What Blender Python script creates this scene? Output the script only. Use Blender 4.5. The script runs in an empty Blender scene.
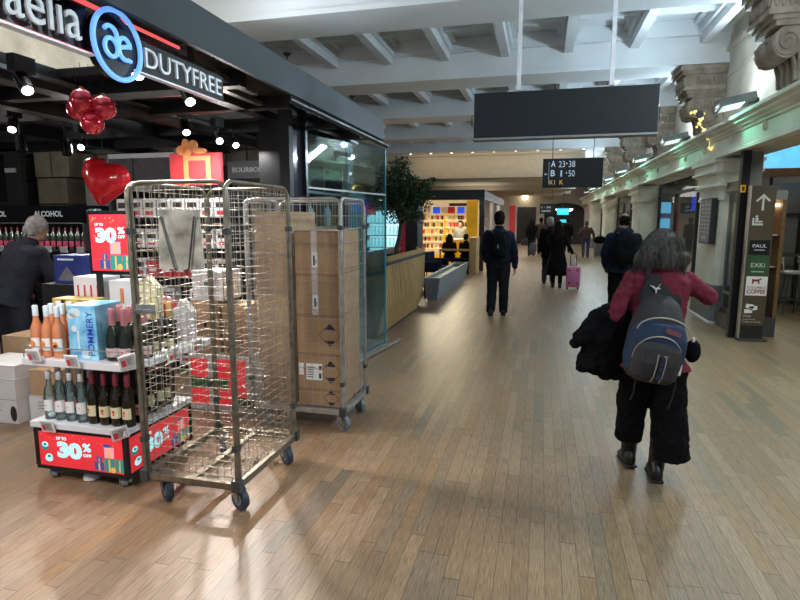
import bpy, bmesh, math, random
from mathutils import Vector, Matrix, Euler
random.seed(7)
S = bpy.context.scene
COL = S.collection
PI = math.pi
V = Vector

# ------------------------------------------------------------------ materials
def mat(name, c, rough=.5, metal=0., var=.10, vscale=6., bump=0., bscale=60., emit=0., ecol=None,
        stretch=(1, 1, 1), coat=0., trans=0., ior=1.45, c2=None, spec=.5):
    m = bpy.data.materials.new(name); m.use_nodes = True
    nt = m.node_tree; b = nt.nodes['Principled BSDF']
    tc = nt.nodes.new('ShaderNodeTexCoord'); mp = nt.nodes.new('ShaderNodeMapping')
    mp.inputs['Scale'].default_value = stretch
    nt.links.new(tc.outputs['Object'], mp.inputs['Vector'])
    nz = nt.nodes.new('ShaderNodeTexNoise'); nz.inputs['Scale'].default_value = vscale; nz.inputs['Detail'].default_value = 5
    nt.links.new(mp.outputs['Vector'], nz.inputs['Vector'])
    mx = nt.nodes.new('ShaderNodeMixRGB')
    a = [max(0, v*(1-var)) for v in c]; d = [min(1, v*(1+var)) for v in (c2 or c)]
    mx.inputs[1].default_value = (*a, 1); mx.inputs[2].default_value = (*d, 1)
    rp = nt.nodes.new('ShaderNodeMapRange'); rp.inputs[1].default_value = .3; rp.inputs[2].default_value = .7
    nt.links.new(nz.outputs['Fac'], rp.inputs[0]); nt.links.new(rp.outputs[0], mx.inputs[0])
    nt.links.new(mx.outputs[0], b.inputs['Base Color'])
    b.inputs['Roughness'].default_value = rough; b.inputs['Metallic'].default_value = metal
    b.inputs['Specular IOR Level'].default_value = spec
    b.inputs['Coat Weight'].default_value = coat; b.inputs['Transmission Weight'].default_value = trans
    b.inputs['IOR'].default_value = ior
    if bump:
        n2 = nt.nodes.new('ShaderNodeTexNoise'); n2.inputs['Scale'].default_value = bscale; n2.inputs['Detail'].default_value = 4
        nt.links.new(mp.outputs['Vector'], n2.inputs['Vector'])
        bp = nt.nodes.new('ShaderNodeBump'); bp.inputs['Strength'].default_value = bump; bp.inputs['Distance'].default_value = .01
        nt.links.new(n2.outputs['Fac'], bp.inputs['Height']); nt.links.new(bp.outputs['Normal'], b.inputs['Normal'])
    if emit:
        if ecol: b.inputs['Emission Color'].default_value = (*ecol, 1)
        else: nt.links.new(mx.outputs[0], b.inputs['Emission Color'])
        b.inputs['Emission Strength'].default_value = emit
    return m

def pane_mat(name, tint, refl=.12, rough=.02):
    m = bpy.data.materials.new(name); m.use_nodes = True
    nt = m.node_tree; nt.nodes.remove(nt.nodes['Principled BSDF']); out = nt.nodes['Material Output']
    t = nt.nodes.new('ShaderNodeBsdfTransparent'); t.inputs[0].default_value = (*tint, 1)
    g = nt.nodes.new('ShaderNodeBsdfGlossy'); g.inputs[0].default_value = (.9, .95, 1, 1); g.inputs['Roughness'].default_value = rough
    f = nt.nodes.new('ShaderNodeLayerWeight'); f.inputs[0].default_value = .35
    mr = nt.nodes.new('ShaderNodeMapRange'); mr.inputs[3].default_value = refl*.5; mr.inputs[4].default_value = min(1, refl*3)
    nt.links.new(f.outputs['Fresnel'], mr.inputs[0])
    x = nt.nodes.new('ShaderNodeMixShader')
    nt.links.new(mr.outputs[0], x.inputs[0]); nt.links.new(t.outputs[0], x.inputs[1]); nt.links.new(g.outputs[0], x.inputs[2])
    nt.links.new(x.outputs[0], out.inputs['Surface'])
    return m

def floor_mat():
    m = bpy.data.materials.new('wood_floor'); m.use_nodes = True
    nt = m.node_tree; L = nt.links.new; b = nt.nodes['Principled BSDF']
    def nd(t, **k):
        n = nt.nodes.new(t)
        for a, v in k.items(): setattr(n, a, v)
        return n
    def ma(op, a, b2=None):
        n = nd('ShaderNodeMath', operation=op)
        for i, s in enumerate((a, b2)):
            if s is None: continue
            if isinstance(s, (int, float)): n.inputs[i].default_value = s
            else: L(s, n.inputs[i])
        return n.outputs[0]
    tc = nd('ShaderNodeTexCoord'); sp = nd('ShaderNodeSeparateXYZ'); L(tc.outputs['Object'], sp.inputs[0])
    u = ma('DIVIDE', sp.outputs[0], .078); row = ma('FLOOR', u); fu = ma('FRACT', u)
    wn = nd('ShaderNodeTexWhiteNoise', noise_dimensions='1D'); L(row, wn.inputs['W'])
    v = ma('ADD', ma('DIVIDE', sp.outputs[1], .8), ma('MULTIPLY', wn.outputs['Value'], 7.3)); cell = ma('FLOOR', v); fv = ma('FRACT', v)
    cb = nd('ShaderNodeCombineXYZ'); L(row, cb.inputs[0]); L(cell, cb.inputs[1])
    w2 = nd('ShaderNodeTexWhiteNoise', noise_dimensions='2D'); L(cb.outputs[0], w2.inputs['Vector'])
    rp = nd('ShaderNodeValToRGB'); rp.color_ramp.interpolation = 'CONSTANT'
    tones = [(0, (.29, .205, .12)), (.2, (.315, .225, .137)), (.38, (.27, .195, .12)), (.52, (.34, .25, .157)), (.66, (.315, .205, .10)),
             (.78, (.255, .205, .14)), (.88, (.33, .24, .15)), (.955, (.20, .175, .13))]
    tones = [(p, tuple(.8*v+.2*(.3*c[0]+.6*c[1]+.1*c[2]) for v in c)) for p, c in tones]
    els = rp.color_ramp.elements
    els[0].position = 0; els[0].color = (*tones[0][1], 1); els[1].position = tones[1][0]; els[1].color = (*tones[1][1], 1)
    for p, c in tones[2:]:
        e = els.new(p); e.color = (*c, 1)
    L(w2.outputs['Value'], rp.inputs[0])
    # grain
    mp = nd('ShaderNodeMapping'); mp.inputs['Scale'].default_value = (60, 3.2, 1); L(tc.outputs['Object'], mp.inputs[0])
    gn = nd('ShaderNodeTexNoise'); gn.inputs['Scale'].default_value = 3.2; gn.inputs['Detail'].default_value = 7; L(mp.outputs[0], gn.inputs['Vector'])
    big = nd('ShaderNodeTexNoise'); big.inputs['Scale'].default_value = .55; big.inputs['Detail'].default_value = 3; L(tc.outputs['Object'], big.inputs['Vector'])
    # worn warm / grey patches
    # tint greyer towards the right, warmer on the shop side
    side = nd('ShaderNodeMapRange'); side.inputs[1].default_value = -1.4; side.inputs[2].default_value = 1.3; L(sp.outputs[0], side.inputs[0])
    tint = nd('ShaderNodeMixRGB'); tint.inputs[1].default_value = (.96, .80, .70, 1); tint.inputs[2].default_value = (.92, .90, .76, 1)
    L(ma('ADD', side.outputs[0], ma('MULTIPLY', ma('SUBTRACT', big.outputs['Fac'], .5), .8)), tint.inputs[0])
    m0 = nd('ShaderNodeMixRGB', blend_type='MULTIPLY'); m0.inputs[0].default_value = 1; L(rp.outputs[0], m0.inputs[1]); L(tint.outputs[0], m0.inputs[2])
    g2 = nd('ShaderNodeMapRange'); g2.inputs[1].default_value = .3; g2.inputs[2].default_value = .7; g2.inputs[3].default_value = .62; g2.inputs[4].default_value = 1.28; L(gn.outputs['Fac'], g2.inputs[0])
    m1 = nd('ShaderNodeMixRGB', blend_type='MULTIPLY'); m1.inputs[0].default_value = 1; L(m0.outputs[0], m1.inputs[1]); L(g2.outputs[0], m1.inputs[2])
    # joints
    eu = ma('LESS_THAN', ma('MINIMUM', fu, ma('SUBTRACT', 1, fu)), .022)
    ev = ma('LESS_THAN', ma('MINIMUM', fv, ma('SUBTRACT', 1, fv)), .0035)
    gap = ma('MAXIMUM', eu, ev)
    m2 = nd('ShaderNodeMixRGB'); m2.inputs[2].default_value = (.07, .055, .04, 1); L(ma('MULTIPLY', gap, .75), m2.inputs[0]); L(m1.outputs[0], m2.inputs[1])
    L(m2.outputs[0], b.inputs['Base Color'])
    r2 = nd('ShaderNodeMapRange'); r2.inputs[3].default_value = .27; r2.inputs[4].default_value = .46; L(gn.outputs['Fac'], r2.inputs[0]); L(r2.outputs[0], b.inputs['Roughness'])
    bp = nd('ShaderNodeBump'); bp.inputs['Strength'].default_value = .22; bp.inputs['Distance'].default_value = .004
    L(ma('SUBTRACT', gn.outputs['Fac'], gap), bp.inputs['Height']); L(bp.outputs[0], b.inputs['Normal'])
    return m

def stone_mat(name, c, c2, rough=.75, scale=2.5, bump=.3, blocks=None):
    m = mat(name, c, rough, var=.12, vscale=scale, bump=bump, bscale=22, c2=c2)
    if blocks:
        nt = m.node_tree; L = nt.links.new; b = nt.nodes['Principled BSDF']
        src = b.inputs['Base Color'].links[0].from_socket
        tc = nt.nodes.new('ShaderNodeTexCoord'); mp = nt.nodes.new('ShaderNodeMapping'); mp.inputs['Rotation'].default_value = (PI/2, 0, 0)
        L(tc.outputs['Object'], mp.inputs[0])
        br = nt.nodes.new('ShaderNodeTexBrick'); br.inputs['Scale'].default_value = 1; br.inputs['Brick Width'].default_value = blocks[0]
        br.inputs['Row Height'].default_value = blocks[1]; br.inputs['Mortar Size'].default_value = .012
        br.inputs['Color1'].default_value = (1, 1, 1, 1); br.inputs['Color2'].default_value = (.75, .74, .7, 1); br.inputs['Mortar'].default_value = (.3, .28, .25, 1)
        L(mp.outputs[0], br.inputs['Vector'])
        x = nt.nodes.new('ShaderNodeMixRGB'); x.blend_type = 'MULTIPLY'; x.inputs[0].default_value = 1
        L(src, x.inputs[1]); L(br.outputs['Color'], x.inputs[2]); L(x.outputs[0], b.inputs['Base Color'])
    return m

M = {}
M['floor'] = floor_mat()
M['ceil'] = mat('ceiling_paint', (.64, .66, .67), .7, var=.05, vscale=1.5, bump=.05)
M['cream'] = stone_mat('cream_stone', (.76, .76, .64), (.82, .82, .72), .6, 2., .12)
M['creamdk'] = mat('grey_plinth_stone', (.17, .18, .18), .55, var=.15, bump=.1)
M['corbel'] = stone_mat('carved_brown_stone', (.20, .165, .125), (.36, .31, .25), .8, 5., .8)
M['wallst'] = stone_mat('pale_limestone', (.50, .46, .39), (.62, .58, .5), .7, 1.6, .2)
M['rough'] = stone_mat('old_block_stone', (.34, .30, .23), (.46, .41, .32), .85, 3., .7, blocks=(1.1, .38))
M['ceilwarm'] = mat('lamplit_ceiling_paint', (.5, .45, .37), .7, var=.06)  # warm lamplight on the far bulkhead is mixed into this paint colour
M['white'] = mat('white_plaster', (.7, .68, .63), .7, var=.05)
M['fascia'] = mat('slate_grey_paint', (.017, .023, .028), .55, var=.08, vscale=3)
M['black'] = mat('matt_black', (.012, .012, .014), .55, var=.2)
M['blackgl'] = mat('gloss_black', (.012, .012, .015), .25, var=.15)
M['darkgrey'] = mat('dark_grey_metal', (.06, .065, .07), .4, .3, var=.1)
M['grey'] = mat('mid_grey_paint', (.22, .225, .23), .5, var=.08)
M['lgrey'] = mat('light_grey_panel', (.42, .42, .43), .5, var=.06)
M['dgpanel'] = mat('charcoal_panel', (.045, .045, .055), .5, var=.1, vscale=2)
M['steel'] = mat('brushed_steel', (.5, .5, .5), .3, .9, var=.12, vscale=20)
M['galv'] = mat('galvanised_steel', (.42, .43, .42), .38, .8, var=.3, vscale=14, bump=.15)
M['oldgalv'] = mat('worn_brass_toned_galvanised_tube', (.22, .19, .145), .42, .7, var=.4, vscale=16, bump=.2)
M['wire'] = mat('zinc_wire', (.30, .27, .22), .45, .7, var=.2, vscale=30)
M['wire2'] = mat('grey_zinc_wire', (.34, .35, .36), .45, .7, var=.2, vscale=30)
M['plate'] = mat('scuffed_zinc_plate', (.40, .385, .30), .42, .2, var=.4, vscale=9, bump=.2, bscale=40, c2=(.55, .52, .45))
M['tyre'] = mat('blue_grey_rubber', (.035, .055, .085), .5, var=.2)
M['tyreg'] = mat('grey_rubber', (.20, .21, .23), .5, var=.15)
M['card'] = mat('brown_cardboard', (.36, .225, .125), .8, var=.14, vscale=5, bump=.12, bscale=90)
M['card2'] = mat('tan_cardboard', (.45, .30, .17), .8, var=.14, vscale=5, bump=.12, bscale=90)
M['tape'] = mat('clear_printed_tape', (.55, .45, .42), .25, var=.15, vscale=25)
M['paper'] = mat('white_paper', (.75, .75, .75), .6, var=.06, vscale=30)
M['ink'] = mat('black_ink', (.03, .025, .025), .6)
M['whitegl'] = mat('white_shelf_enamel', (.72, .72, .75), .35, var=.04)
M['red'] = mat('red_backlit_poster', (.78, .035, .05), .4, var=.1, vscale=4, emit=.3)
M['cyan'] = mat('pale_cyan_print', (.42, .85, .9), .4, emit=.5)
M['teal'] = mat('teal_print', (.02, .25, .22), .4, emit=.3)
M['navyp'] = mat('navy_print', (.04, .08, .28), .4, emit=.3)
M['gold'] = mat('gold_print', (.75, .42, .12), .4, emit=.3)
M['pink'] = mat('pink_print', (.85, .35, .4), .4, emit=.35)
M['bluebox'] = mat('sky_blue_carton', (.10, .42, .78), .35, var=.3, vscale=9, c2=(.28, .6, .85))
M['navy'] = mat('navy_carton', (.03, .045, .2), .4, var=.25)
M['yellowbox'] = mat('ochre_carton', (.62, .42, .12), .45, var=.12)
M['whitebox'] = mat('white_carton', (.68, .68, .69), .5, var=.06)
M['orangebox'] = mat('orange_carton', (.8, .16, .05), .5, var=.15)
M['redshiny'] = mat('red_metallic_film', (.72, .03, .06), .16, .45, var=.12, coat=1.)
M['heart'] = mat('deep_red_gloss_film', (.6, .012, .02), .2, .0, var=.12, coat=.6)
M['giftred'] = mat('red_card', (.72, .05, .06), .5, var=.12, emit=.12)
M['giftgold'] = mat('orange_gold_ribbon', (.82, .34, .12), .5, var=.1, emit=.12)
M['rose'] = mat('rose_wine_glass', (.62, .24, .11), .08, var=.15, vscale=12, coat=.5)
M['rosecap'] = mat('pale_blue_white_cap', (.66, .75, .8), .35)
M['dkglass'] = mat('dark_green_bottle_glass', (.012, .016, .012), .08, coat=.5)
M['brglass'] = mat('brown_whisky_glass', (.014, .010, .005), .08, coat=.5)
M['clear'] = pane_mat('clear_bottle_glass', (.78, .9, .88), .3, .05)
M['gincap'] = mat('silver_white_cap', (.6, .62, .66), .3, .3)
M['pinkfoil'] = mat('pink_foil', (.62, .26, .28), .3, .45, var=.2)
M['goldfoil'] = mat('gold_foil', (.75, .55, .2), .3, .6, var=.2)
M['redfoil'] = mat('dark_red_capsule', (.16, .02, .03), .35, var=.2)
M['creamlab'] = mat('cream_paper_label', (.72, .66, .42), .6, var=.06)
M['pinklab'] = mat('pink_grey_label', (.6, .45, .45), .5)
M['orangepr'] = mat('orange_print', (.85, .28, .06), .5)
M['redpr'] = mat('red_print', (.6, .03, .05), .5)
M['greenpr'] = mat('green_print', (.05, .2, .06), .5)
M['bluepr'] = mat('royal_blue_print', (.03, .06, .5), .5)
M['lettering'] = mat('white_sign_letters', (.62, .66, .68), .4, emit=.15)
M['silverlet'] = mat('silver_sign_letters', (.62, .62, .64), .35, .3, emit=.12)
M['neon'] = mat('blue_neon', (.2, .42, .95), .3, emit=.7, ecol=(.16, .42, 1.))
M['redled'] = mat('red_light_strip', (.9, .12, .12), .4, emit=.7)
M['lampwhite'] = mat('lit_lamp_lens', (1, .97, .92), .3, var=.01, emit=9)
M['led'] = mat('cool_led_lens', (.8, .95, .92), .3, var=.01, emit=.55)
M['mint'] = mat('mint_light', (.5, .9, .7), .3, emit=1)
M['warmlamp'] = mat('warm_lamp_lens', (1, .8, .5), .3, var=.01, emit=5)
M['signblack'] = mat('charcoal_sign_face', (.008, .010, .013), .5, var=.08, vscale=2)
M['signlet'] = mat('pale_blue_screen_text', (.5, .62, .75), .4, emit=.28)
M['signyel'] = mat('amber_screen_text', (.75, .42, .1), .4, emit=.3)
M['cyanscr'] = mat('cyan_screen', (.05, .6, .8), .3, emit=.75)
M['bluescr'] = mat('blue_screen', (.02, .06, .6), .3, emit=.7)
M['skyscr'] = mat('bright_blue_lightbox', (.12, .5, .85), .3, var=.1, emit=.85)
M['pylon'] = mat('brown_sign_panel', (.075, .056, .034), .4, var=.08)
M['pylonlet'] = mat('pale_grey_print', (.6, .64, .64), .5)
M['green'] = mat('dark_green_panel', (.03, .09, .035), .4)
M['maroon'] = mat('maroon_print', (.25, .02, .05), .5)
M['woodslat'] = mat('honey_wood_slats', (.50, .33, .14), .5, var=.2, vscale=7, stretch=(5, 5, .4))
M['wooddk'] = mat('brown_wood', (.15, .08, .035), .5, var=.3, vscale=6, stretch=(1, 4, 4))
M['leaf'] = mat('dark_green_leaf', (.018, .05, .016), .45, var=.5, vscale=9)
M['bark'] = mat('brown_bark', (.06, .04, .028), .85, var=.4, vscale=12, bump=.8)
M['concrete'] = mat('blue_grey_concrete', (.22, .24, .25), .6, var=.1)
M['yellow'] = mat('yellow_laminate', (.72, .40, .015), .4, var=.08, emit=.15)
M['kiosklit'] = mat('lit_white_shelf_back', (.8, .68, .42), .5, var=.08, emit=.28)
M['coollit'] = mat('lit_cooler_back', (.6, .85, .9), .5, var=.05, emit=.7)
M['skin'] = mat('skin', (.50, .29, .21), .5, var=.08, vscale=14)
M['greyhair'] = mat('grey_hair', (.085, .077, .072), .65, spec=.2, var=.55, vscale=14, stretch=(6, 6, .8), bump=.6, bscale=30)
M['whitehair'] = mat('white_grey_hair', (.34, .31, .29), .6, var=.4, vscale=20, bump=.5)
M['darkhair'] = mat('black_brown_hair', (.007, .005, .0045), .6, spec=.12, var=.4, vscale=20, bump=.5)
M['burg'] = mat('burgundy_knit', (.18, .018, .045), .9, var=.15, vscale=40, bump=.35, bscale=260)
M['blackcl'] = mat('black_cloth', (.005, .005, .0065), .9, var=.2, vscale=8, bump=.2, bscale=160, spec=.15)
M['suitcl'] = mat('charcoal_suit_cloth', (.030, .032, .042), .85, spec=.2, var=.2, vscale=8, bump=.2, bscale=160)
M['navycl'] = mat('navy_cloth', (.008, .012, .026), .85, var=.2, vscale=8, bump=.2, bscale=120, spec=.2)
M['jeans'] = mat('dark_denim', (.010, .012, .017), .85, spec=.2, var=.25, vscale=12, bump=.3, bscale=200)
M['bluejeans'] = mat('blue_denim', (.035, .055, .12), .85, var=.25, vscale=12)
M['browncl'] = mat('brown_jacket_cloth', (.055, .032, .028), .8, var=.2)
M['shoe'] = mat('black_leather', (.014, .014, .015), .4, var=.2)
M['greycl'] = mat('grey_jersey', (.24, .24, .23), .85)
M['bpgrey'] = mat('charcoal_nylon', (.034, .032, .036), .75, var=.12, vscale=20, bump=.25, bscale=300)
M['bpblue'] = mat('denim_blue_nylon', (.014, .034, .085), .75, var=.12, vscale=20, bump=.25, bscale=300)
M['piping'] = mat('beige_piping', (.42, .38, .32), .6)
M['webbing'] = mat('black_webbing', (.014, .014, .015), .7, bump=.3, bscale=300)
M['pinkcase'] = mat('pink_hard_shell', (.62, .20, .38), .35, var=.06)
M['greycase'] = mat('grey_hard_shell', (.16, .165, .17), .4)
M['glass'] = pane_mat('shop_glass', (.84, .94, .95), .10)
M['glassedge'] = mat('teal_glass_edge', (.06, .22, .22), .15, var=.1)
M['darkpane'] = pane_mat('dark_shop_glass', (.75, .8, .8), .12)
M['fairy'] = mat('yellow_light_string', (.85, .68, .25), .4, emit=.8)
M['greyboard'] = mat('grey_printed_board', (.22, .22, .25), .4, var=.25, vscale=18)
M['purple'] = mat('grey_lilac_board', (.17, .16, .18), .5, var=.2, vscale=12)

# ------------------------------------------------------------------ mesh builder
class MB:
    def __init__(s): s.v = []; s.f = []; s.m = []; s.sm = []
    def add(s, vs, fs, mi=0, smooth=False):
        o = len(s.v); s.v += [tuple(v) for v in vs]
        for f in fs: s.f.append([i+o for i in f]); s.m.append(mi); s.sm.append(smooth)
        return s
    def box(s, a, b, mi=0, R=None, top=None):
        (x0, y0, z0), (x1, y1, z1) = a, b
        vs = [V((x, y, z)) for z in (z0, z1) for y in (y0, y1) for x in (x0, x1)]
        if R is not None:
            c = V(((x0+x1)/2, (y0+y1)/2, (z0+z1)/2)); vs = [R @ (v-c) + c for v in vs]
        return s.add(vs, [(0, 2, 3, 1), (4, 5, 7, 6), (0, 1, 5, 4), (2, 6, 7, 3), (0, 4, 6, 2), (1, 3, 7, 5)], mi)
    def cb(s, c, d, mi=0, R=None):
        return s.box([c[i]-d[i]/2 for i in range(3)], [c[i]+d[i]/2 for i in range(3)], mi, R)
    def cyl(s, p0, p1, r0, r1=None, n=12, mi=0, caps=True, smooth=True):
        r1 = r0 if r1 is None else r1; p0 = V(p0); p1 = V(p1); d = (p1-p0)
        q = d.to_track_quat('Z', 'Y').to_matrix(); X = q.col[0]; Y = q.col[1]; vs = []
        for p, r in ((p0, r0), (p1, r1)):
            for i in range(n):
                a = 2*PI*i/n; vs.append(p + X*math.cos(a)*r + Y*math.sin(a)*r)
        s.add(vs, [(i, (i+1) % n, n+(i+1) % n, n+i) for i in range(n)], mi, smooth)
        if caps: s.add(vs, [list(range(n))[::-1], list(range(n, 2*n))], mi)
        return s
    def tube(s, pts, r, n=8, mi=0, closed=False):
        pts = [V(p) for p in pts]; k = len(pts); rings = []; pv = None
        for i, p in enumerate(pts):
            if closed: t = pts[(i+1) % k]-pts[i-1]
            else: t = (pts[min(i+1, k-1)]-pts[max(i-1, 0)])
            t.normalize()
            if pv is None:
                X = t.orthogonal().normalized()
            else:
                X = (pv - t*pv.dot(t))
                X = X.normalized() if X.length > 1e-6 else t.orthogonal().normalized()
            pv = X; Y = t.cross(X); rr = r[i] if isinstance(r, (list, tuple)) else r
            rings.append([p + X*math.cos(2*PI*j/n)*rr + Y*math.sin(2*PI*j/n)*rr for j in range(n)])
        vs = [v for g in rings for v in g]; fs = []
        for i in range(k if closed else k-1):
            a = i*n; b = ((i+1) % k)*n
            for j in range(n): fs.append((a+j, a+(j+1) % n, b+(j+1) % n, b+j))
        s.add(vs, fs, mi, True)
        if not closed: s.add(vs, [list(range(n))[::-1], list(range((k-1)*n, k*n))], mi)
        return s
    def lathe(s, prof, c=(0, 0, 0), n=16, mi=0, axis='Z'):
        c = V(c); vs = []; k = len(prof)
        for (r, z) in prof:
            for i in range(n):
                a = 2*PI*i/n; p = V((r*math.cos(a), r*math.sin(a), z))
                if axis == 'X': p = V((p.z, p.x, p.y))
                if axis == 'Y': p = V((p.y, p.z, p.x))
                vs.append(c+p)
        fs = [(i*n+j, i*n+(j+1) % n, (i+1)*n+(j+1) % n, (i+1)*n+j) for i in range(k-1) for j in range(n)]
        s.add(vs, fs, mi, True); s.add(vs, [list(range(n))[::-1], list(range((k-1)*n, k*n))], mi)
        return s
    def ell(s, c, r, R=None, n=16, mi=0):
        c = V(c); vs = []; k = n//2
        for i in range(k+1):
            t = PI*i/k
            for j in range(n):
                a = 2*PI*j/n; p = V((r[0]*math.sin(t)*math.cos(a), r[1]*math.sin(t)*math.sin(a), -r[2]*math.cos(t)))
                vs.append(c + (R @ p if R is not None else p))
        fs = [(i*n+j, i*n+(j+1) % n, (i+1)*n+(j+1) % n, (i+1)*n+j) for i in range(k) for j in range(n)]
        return s.add(vs, fs, mi, True)
    def cap(s, p0, p1, r0, r1=None, n=14, mi=0):
        r1 = r0 if r1 is None else r1; p0 = V(p0); p1 = V(p1); d = p1-p0; L = d.length
        q = d.to_track_quat('Z', 'Y').to_matrix(); X, Y, Z = q.col; rg = []; h = 5
        for i in range(h+1):
            t = PI/2*i/h; rg.append((p0 - Z*r0*math.cos(t), max(r0*math.sin(t), 1e-4)))
        for i in range(h+1):
            t = PI/2*i/h; rg.append((p1 + Z*r1*math.sin(t), max(r1*math.cos(t), 1e-4)))
        vs = [p + X*math.cos(2*PI*j/n)*r + Y*math.sin(2*PI*j/n)*r for p, r in rg for j in range(n)]
        fs = [(i*n+j, i*n+(j+1) % n, (i+1)*n+(j+1) % n, (i+1)*n+j) for i in range(len(rg)-1) for j in range(n)]
        s.add(vs, fs, mi, True); s.add(vs, [list(range(n))[::-1], list(range((len(rg)-1)*n, len(rg)*n))], mi)
        return s
    def chain(s, pts, rs, mi=0):
        for i in range(len(pts)-1): s.cap(pts[i], pts[i+1], rs[i], rs[i+1], mi=mi)
        return s
    def loft(s, rings, n=24, mi=0, p=2.4):
        # rings: (x, y, z, rx, ry[, tilt about x]) superellipse cross-sections
        vs = []
        for rg in rings:
            x, y, z, rx, ry = rg[:5]; tl = rg[5] if len(rg) > 5 else 0
            for j in range(n):
                a = 2*PI*j/n; cx = math.copysign(abs(math.cos(a))**(2/p), math.cos(a)); cy = math.copysign(abs(math.sin(a))**(2/p), math.sin(a))
                q = V((rx*cx, ry*cy, 0)); q.rotate(Euler((tl, 0, 0))); vs.append(V((x, y, z))+q)
        k = len(rings)
        fs = [(i*n+j, i*n+(j+1) % n, (i+1)*n+(j+1) % n, (i+1)*n+j) for i in range(k-1) for j in range(n)]
        s.add(vs, fs, mi, True); s.add(vs, [list(range(n))[::-1], list(range((k-1)*n, k*n))], mi)
        return s
    def prism(s, poly, O, u, w, n, t, mi=0, smooth=False):
        # polygon (a,b) in the plane O + a*u + b*w, extruded by t along n
        O = V(O); u = V(u); w = V(w); n = V(n); k = len(poly)
        A = [O+u*a+w*b for a, b in poly]; B = [p+n*t for p in A]
        s.add(A+B, [list(range(k))[::-1], list(range(k, 2*k))], mi)
        s.add(A+B, [(i, (i+1) % k, k+(i+1) % k, k+i) for i in range(k)], mi, smooth)
        return s
    def rect(s, fr, x0, y0, x1, y1, off, t=.001, mi=0):
        return s.prism([(x0, y0), (x1, y0), (x1, y1), (x0, y1)], fr.O+fr.n*off, fr.u, fr.w, fr.n, t, mi)
    def disc(s, fr, x, y, r, off, t=.001, mi=0, n=20, sx=1.):
        return s.prism([(x+r*sx*math.cos(2*PI*i/n), y+r*math.sin(2*PI*i/n)) for i in range(n)], fr.O+fr.n*off, fr.u, fr.w, fr.n, t, mi)
    def build(s, name, mats, parent=None, bevel=0., angle=40, loc=None):
        me = bpy.data.meshes.new(name); me.from_pydata(s.v, [], s.f)
        if not isinstance(mats, (list, tuple)): mats = [mats]
        for m in mats: me.materials.append(M[m] if isinstance(m, str) else m)
        me.polygons.foreach_set('material_index', s.m); me.polygons.foreach_set('use_smooth', s.sm)
        bm = bmesh.new(); bm.from_mesh(me)
        bmesh.ops.remove_doubles(bm, verts=bm.verts, dist=1e-5); bmesh.ops.recalc_face_normals(bm, faces=bm.faces)
        if bevel:
            es = [e for e in bm.edges if len(e.link_faces) == 2 and e.calc_face_angle(0) > .6]
            bmesh.ops.bevel(bm, geom=es, offset=bevel, segments=2, affect='EDGES', profile=.6, clamp_overlap=True)
        bm.to_mesh(me); bm.free()
        if any(s.sm): me.set_sharp_from_angle(angle=math.radians(angle))
        o = bpy.data.objects.new(name, me); COL.objects.link(o)
        if parent is not None: o.parent = parent
        if loc is not None: o.location = loc
        return o

class Fr:
    """a flat face: origin, rightwards direction u, upwards w, outward normal n"""
    def __init__(s, O, u=(1, 0, 0), w=(0, 0, 1)):
        s.O = V(O); s.u = V(u).normalized(); s.w = V(w).normalized(); s.n = s.u.cross(s.w)
    def at(s, x, y, off=0): return s.O + s.u*x + s.w*y + s.n*off

def empty(name, loc=(0, 0, 0), rz=0, label=None, cat=None, group=None):
    o = bpy.data.objects.new(name, None); COL.objects.link(o); o.location = loc; o.rotation_euler = (0, 0, rz); o.empty_display_size = .1
    if label: tag(o, label, cat, group)
    return o
def tag(o, label, cat, group=None):
    o['label'] = label; o['category'] = cat
    if group: o['group'] = group
    elif 'group' in o: del o['group']
    return o
def struct(o): o['kind'] = 'structure'; return o
def dup(root, loc, rz=None, label=None, group=None, scale=None):
    r = root.copy(); COL.objects.link(r); r.location = loc
    if rz is not None: r.rotation_euler = (0, 0, rz)
    if scale: r.scale = (scale,)*3
    if label: r['label'] = label
    if group: r['group'] = group
    for ch in list(root.children):
        c = ch.copy(); COL.objects.link(c); c.parent = r
        for g in list(ch.children):
            d = g.copy(); COL.objects.link(d); d.parent = c
    return r

_tc = {}
def text_mesh(s, bold=0.):
    k = (s, bold)
    if k in _tc: return _tc[k]
    cu = bpy.data.curves.new('t', 'FONT'); cu.body = s; cu.size = 1; cu.offset = bold; cu.extrude = .5; cu.resolution_u = 3
    o = bpy.data.objects.new('t', cu); COL.objects.link(o)
    me = bpy.data.meshes.new_from_object(o.evaluated_get(bpy.context.evaluated_depsgraph_get()))
    vs = [v.co.copy() for v in me.vertices]; fs = [list(p.vertices) for p in me.polygons]
    bpy.data.objects.remove(o); bpy.data.curves.remove(cu); bpy.data.meshes.remove(me)
    x0 = min(v.x for v in vs); x1 = max(v.x for v in vs); y0 = min(v.y for v in vs); y1 = max(v.y for v in vs)
    _tc[k] = ([V(((v.x-x0)/(x1-x0), (v.y-y0)/(y1-y0), v.z+.5)) for v in vs], fs, (x1-x0)/(y1-y0))
    return _tc[k]
def put_text(mb, s, fr, x, y, h, w=None, off=.001, t=.002, mi=0, bold=0., align='l'):
    vs, fs, asp = text_mesh(s, bold); w = w or h*asp
    if align == 'c': x -= w/2
    mb.add([fr.at(x+v.x*w, y+v.y*h, off+v.z*t) for v in vs], fs, mi)
    return w

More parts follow.
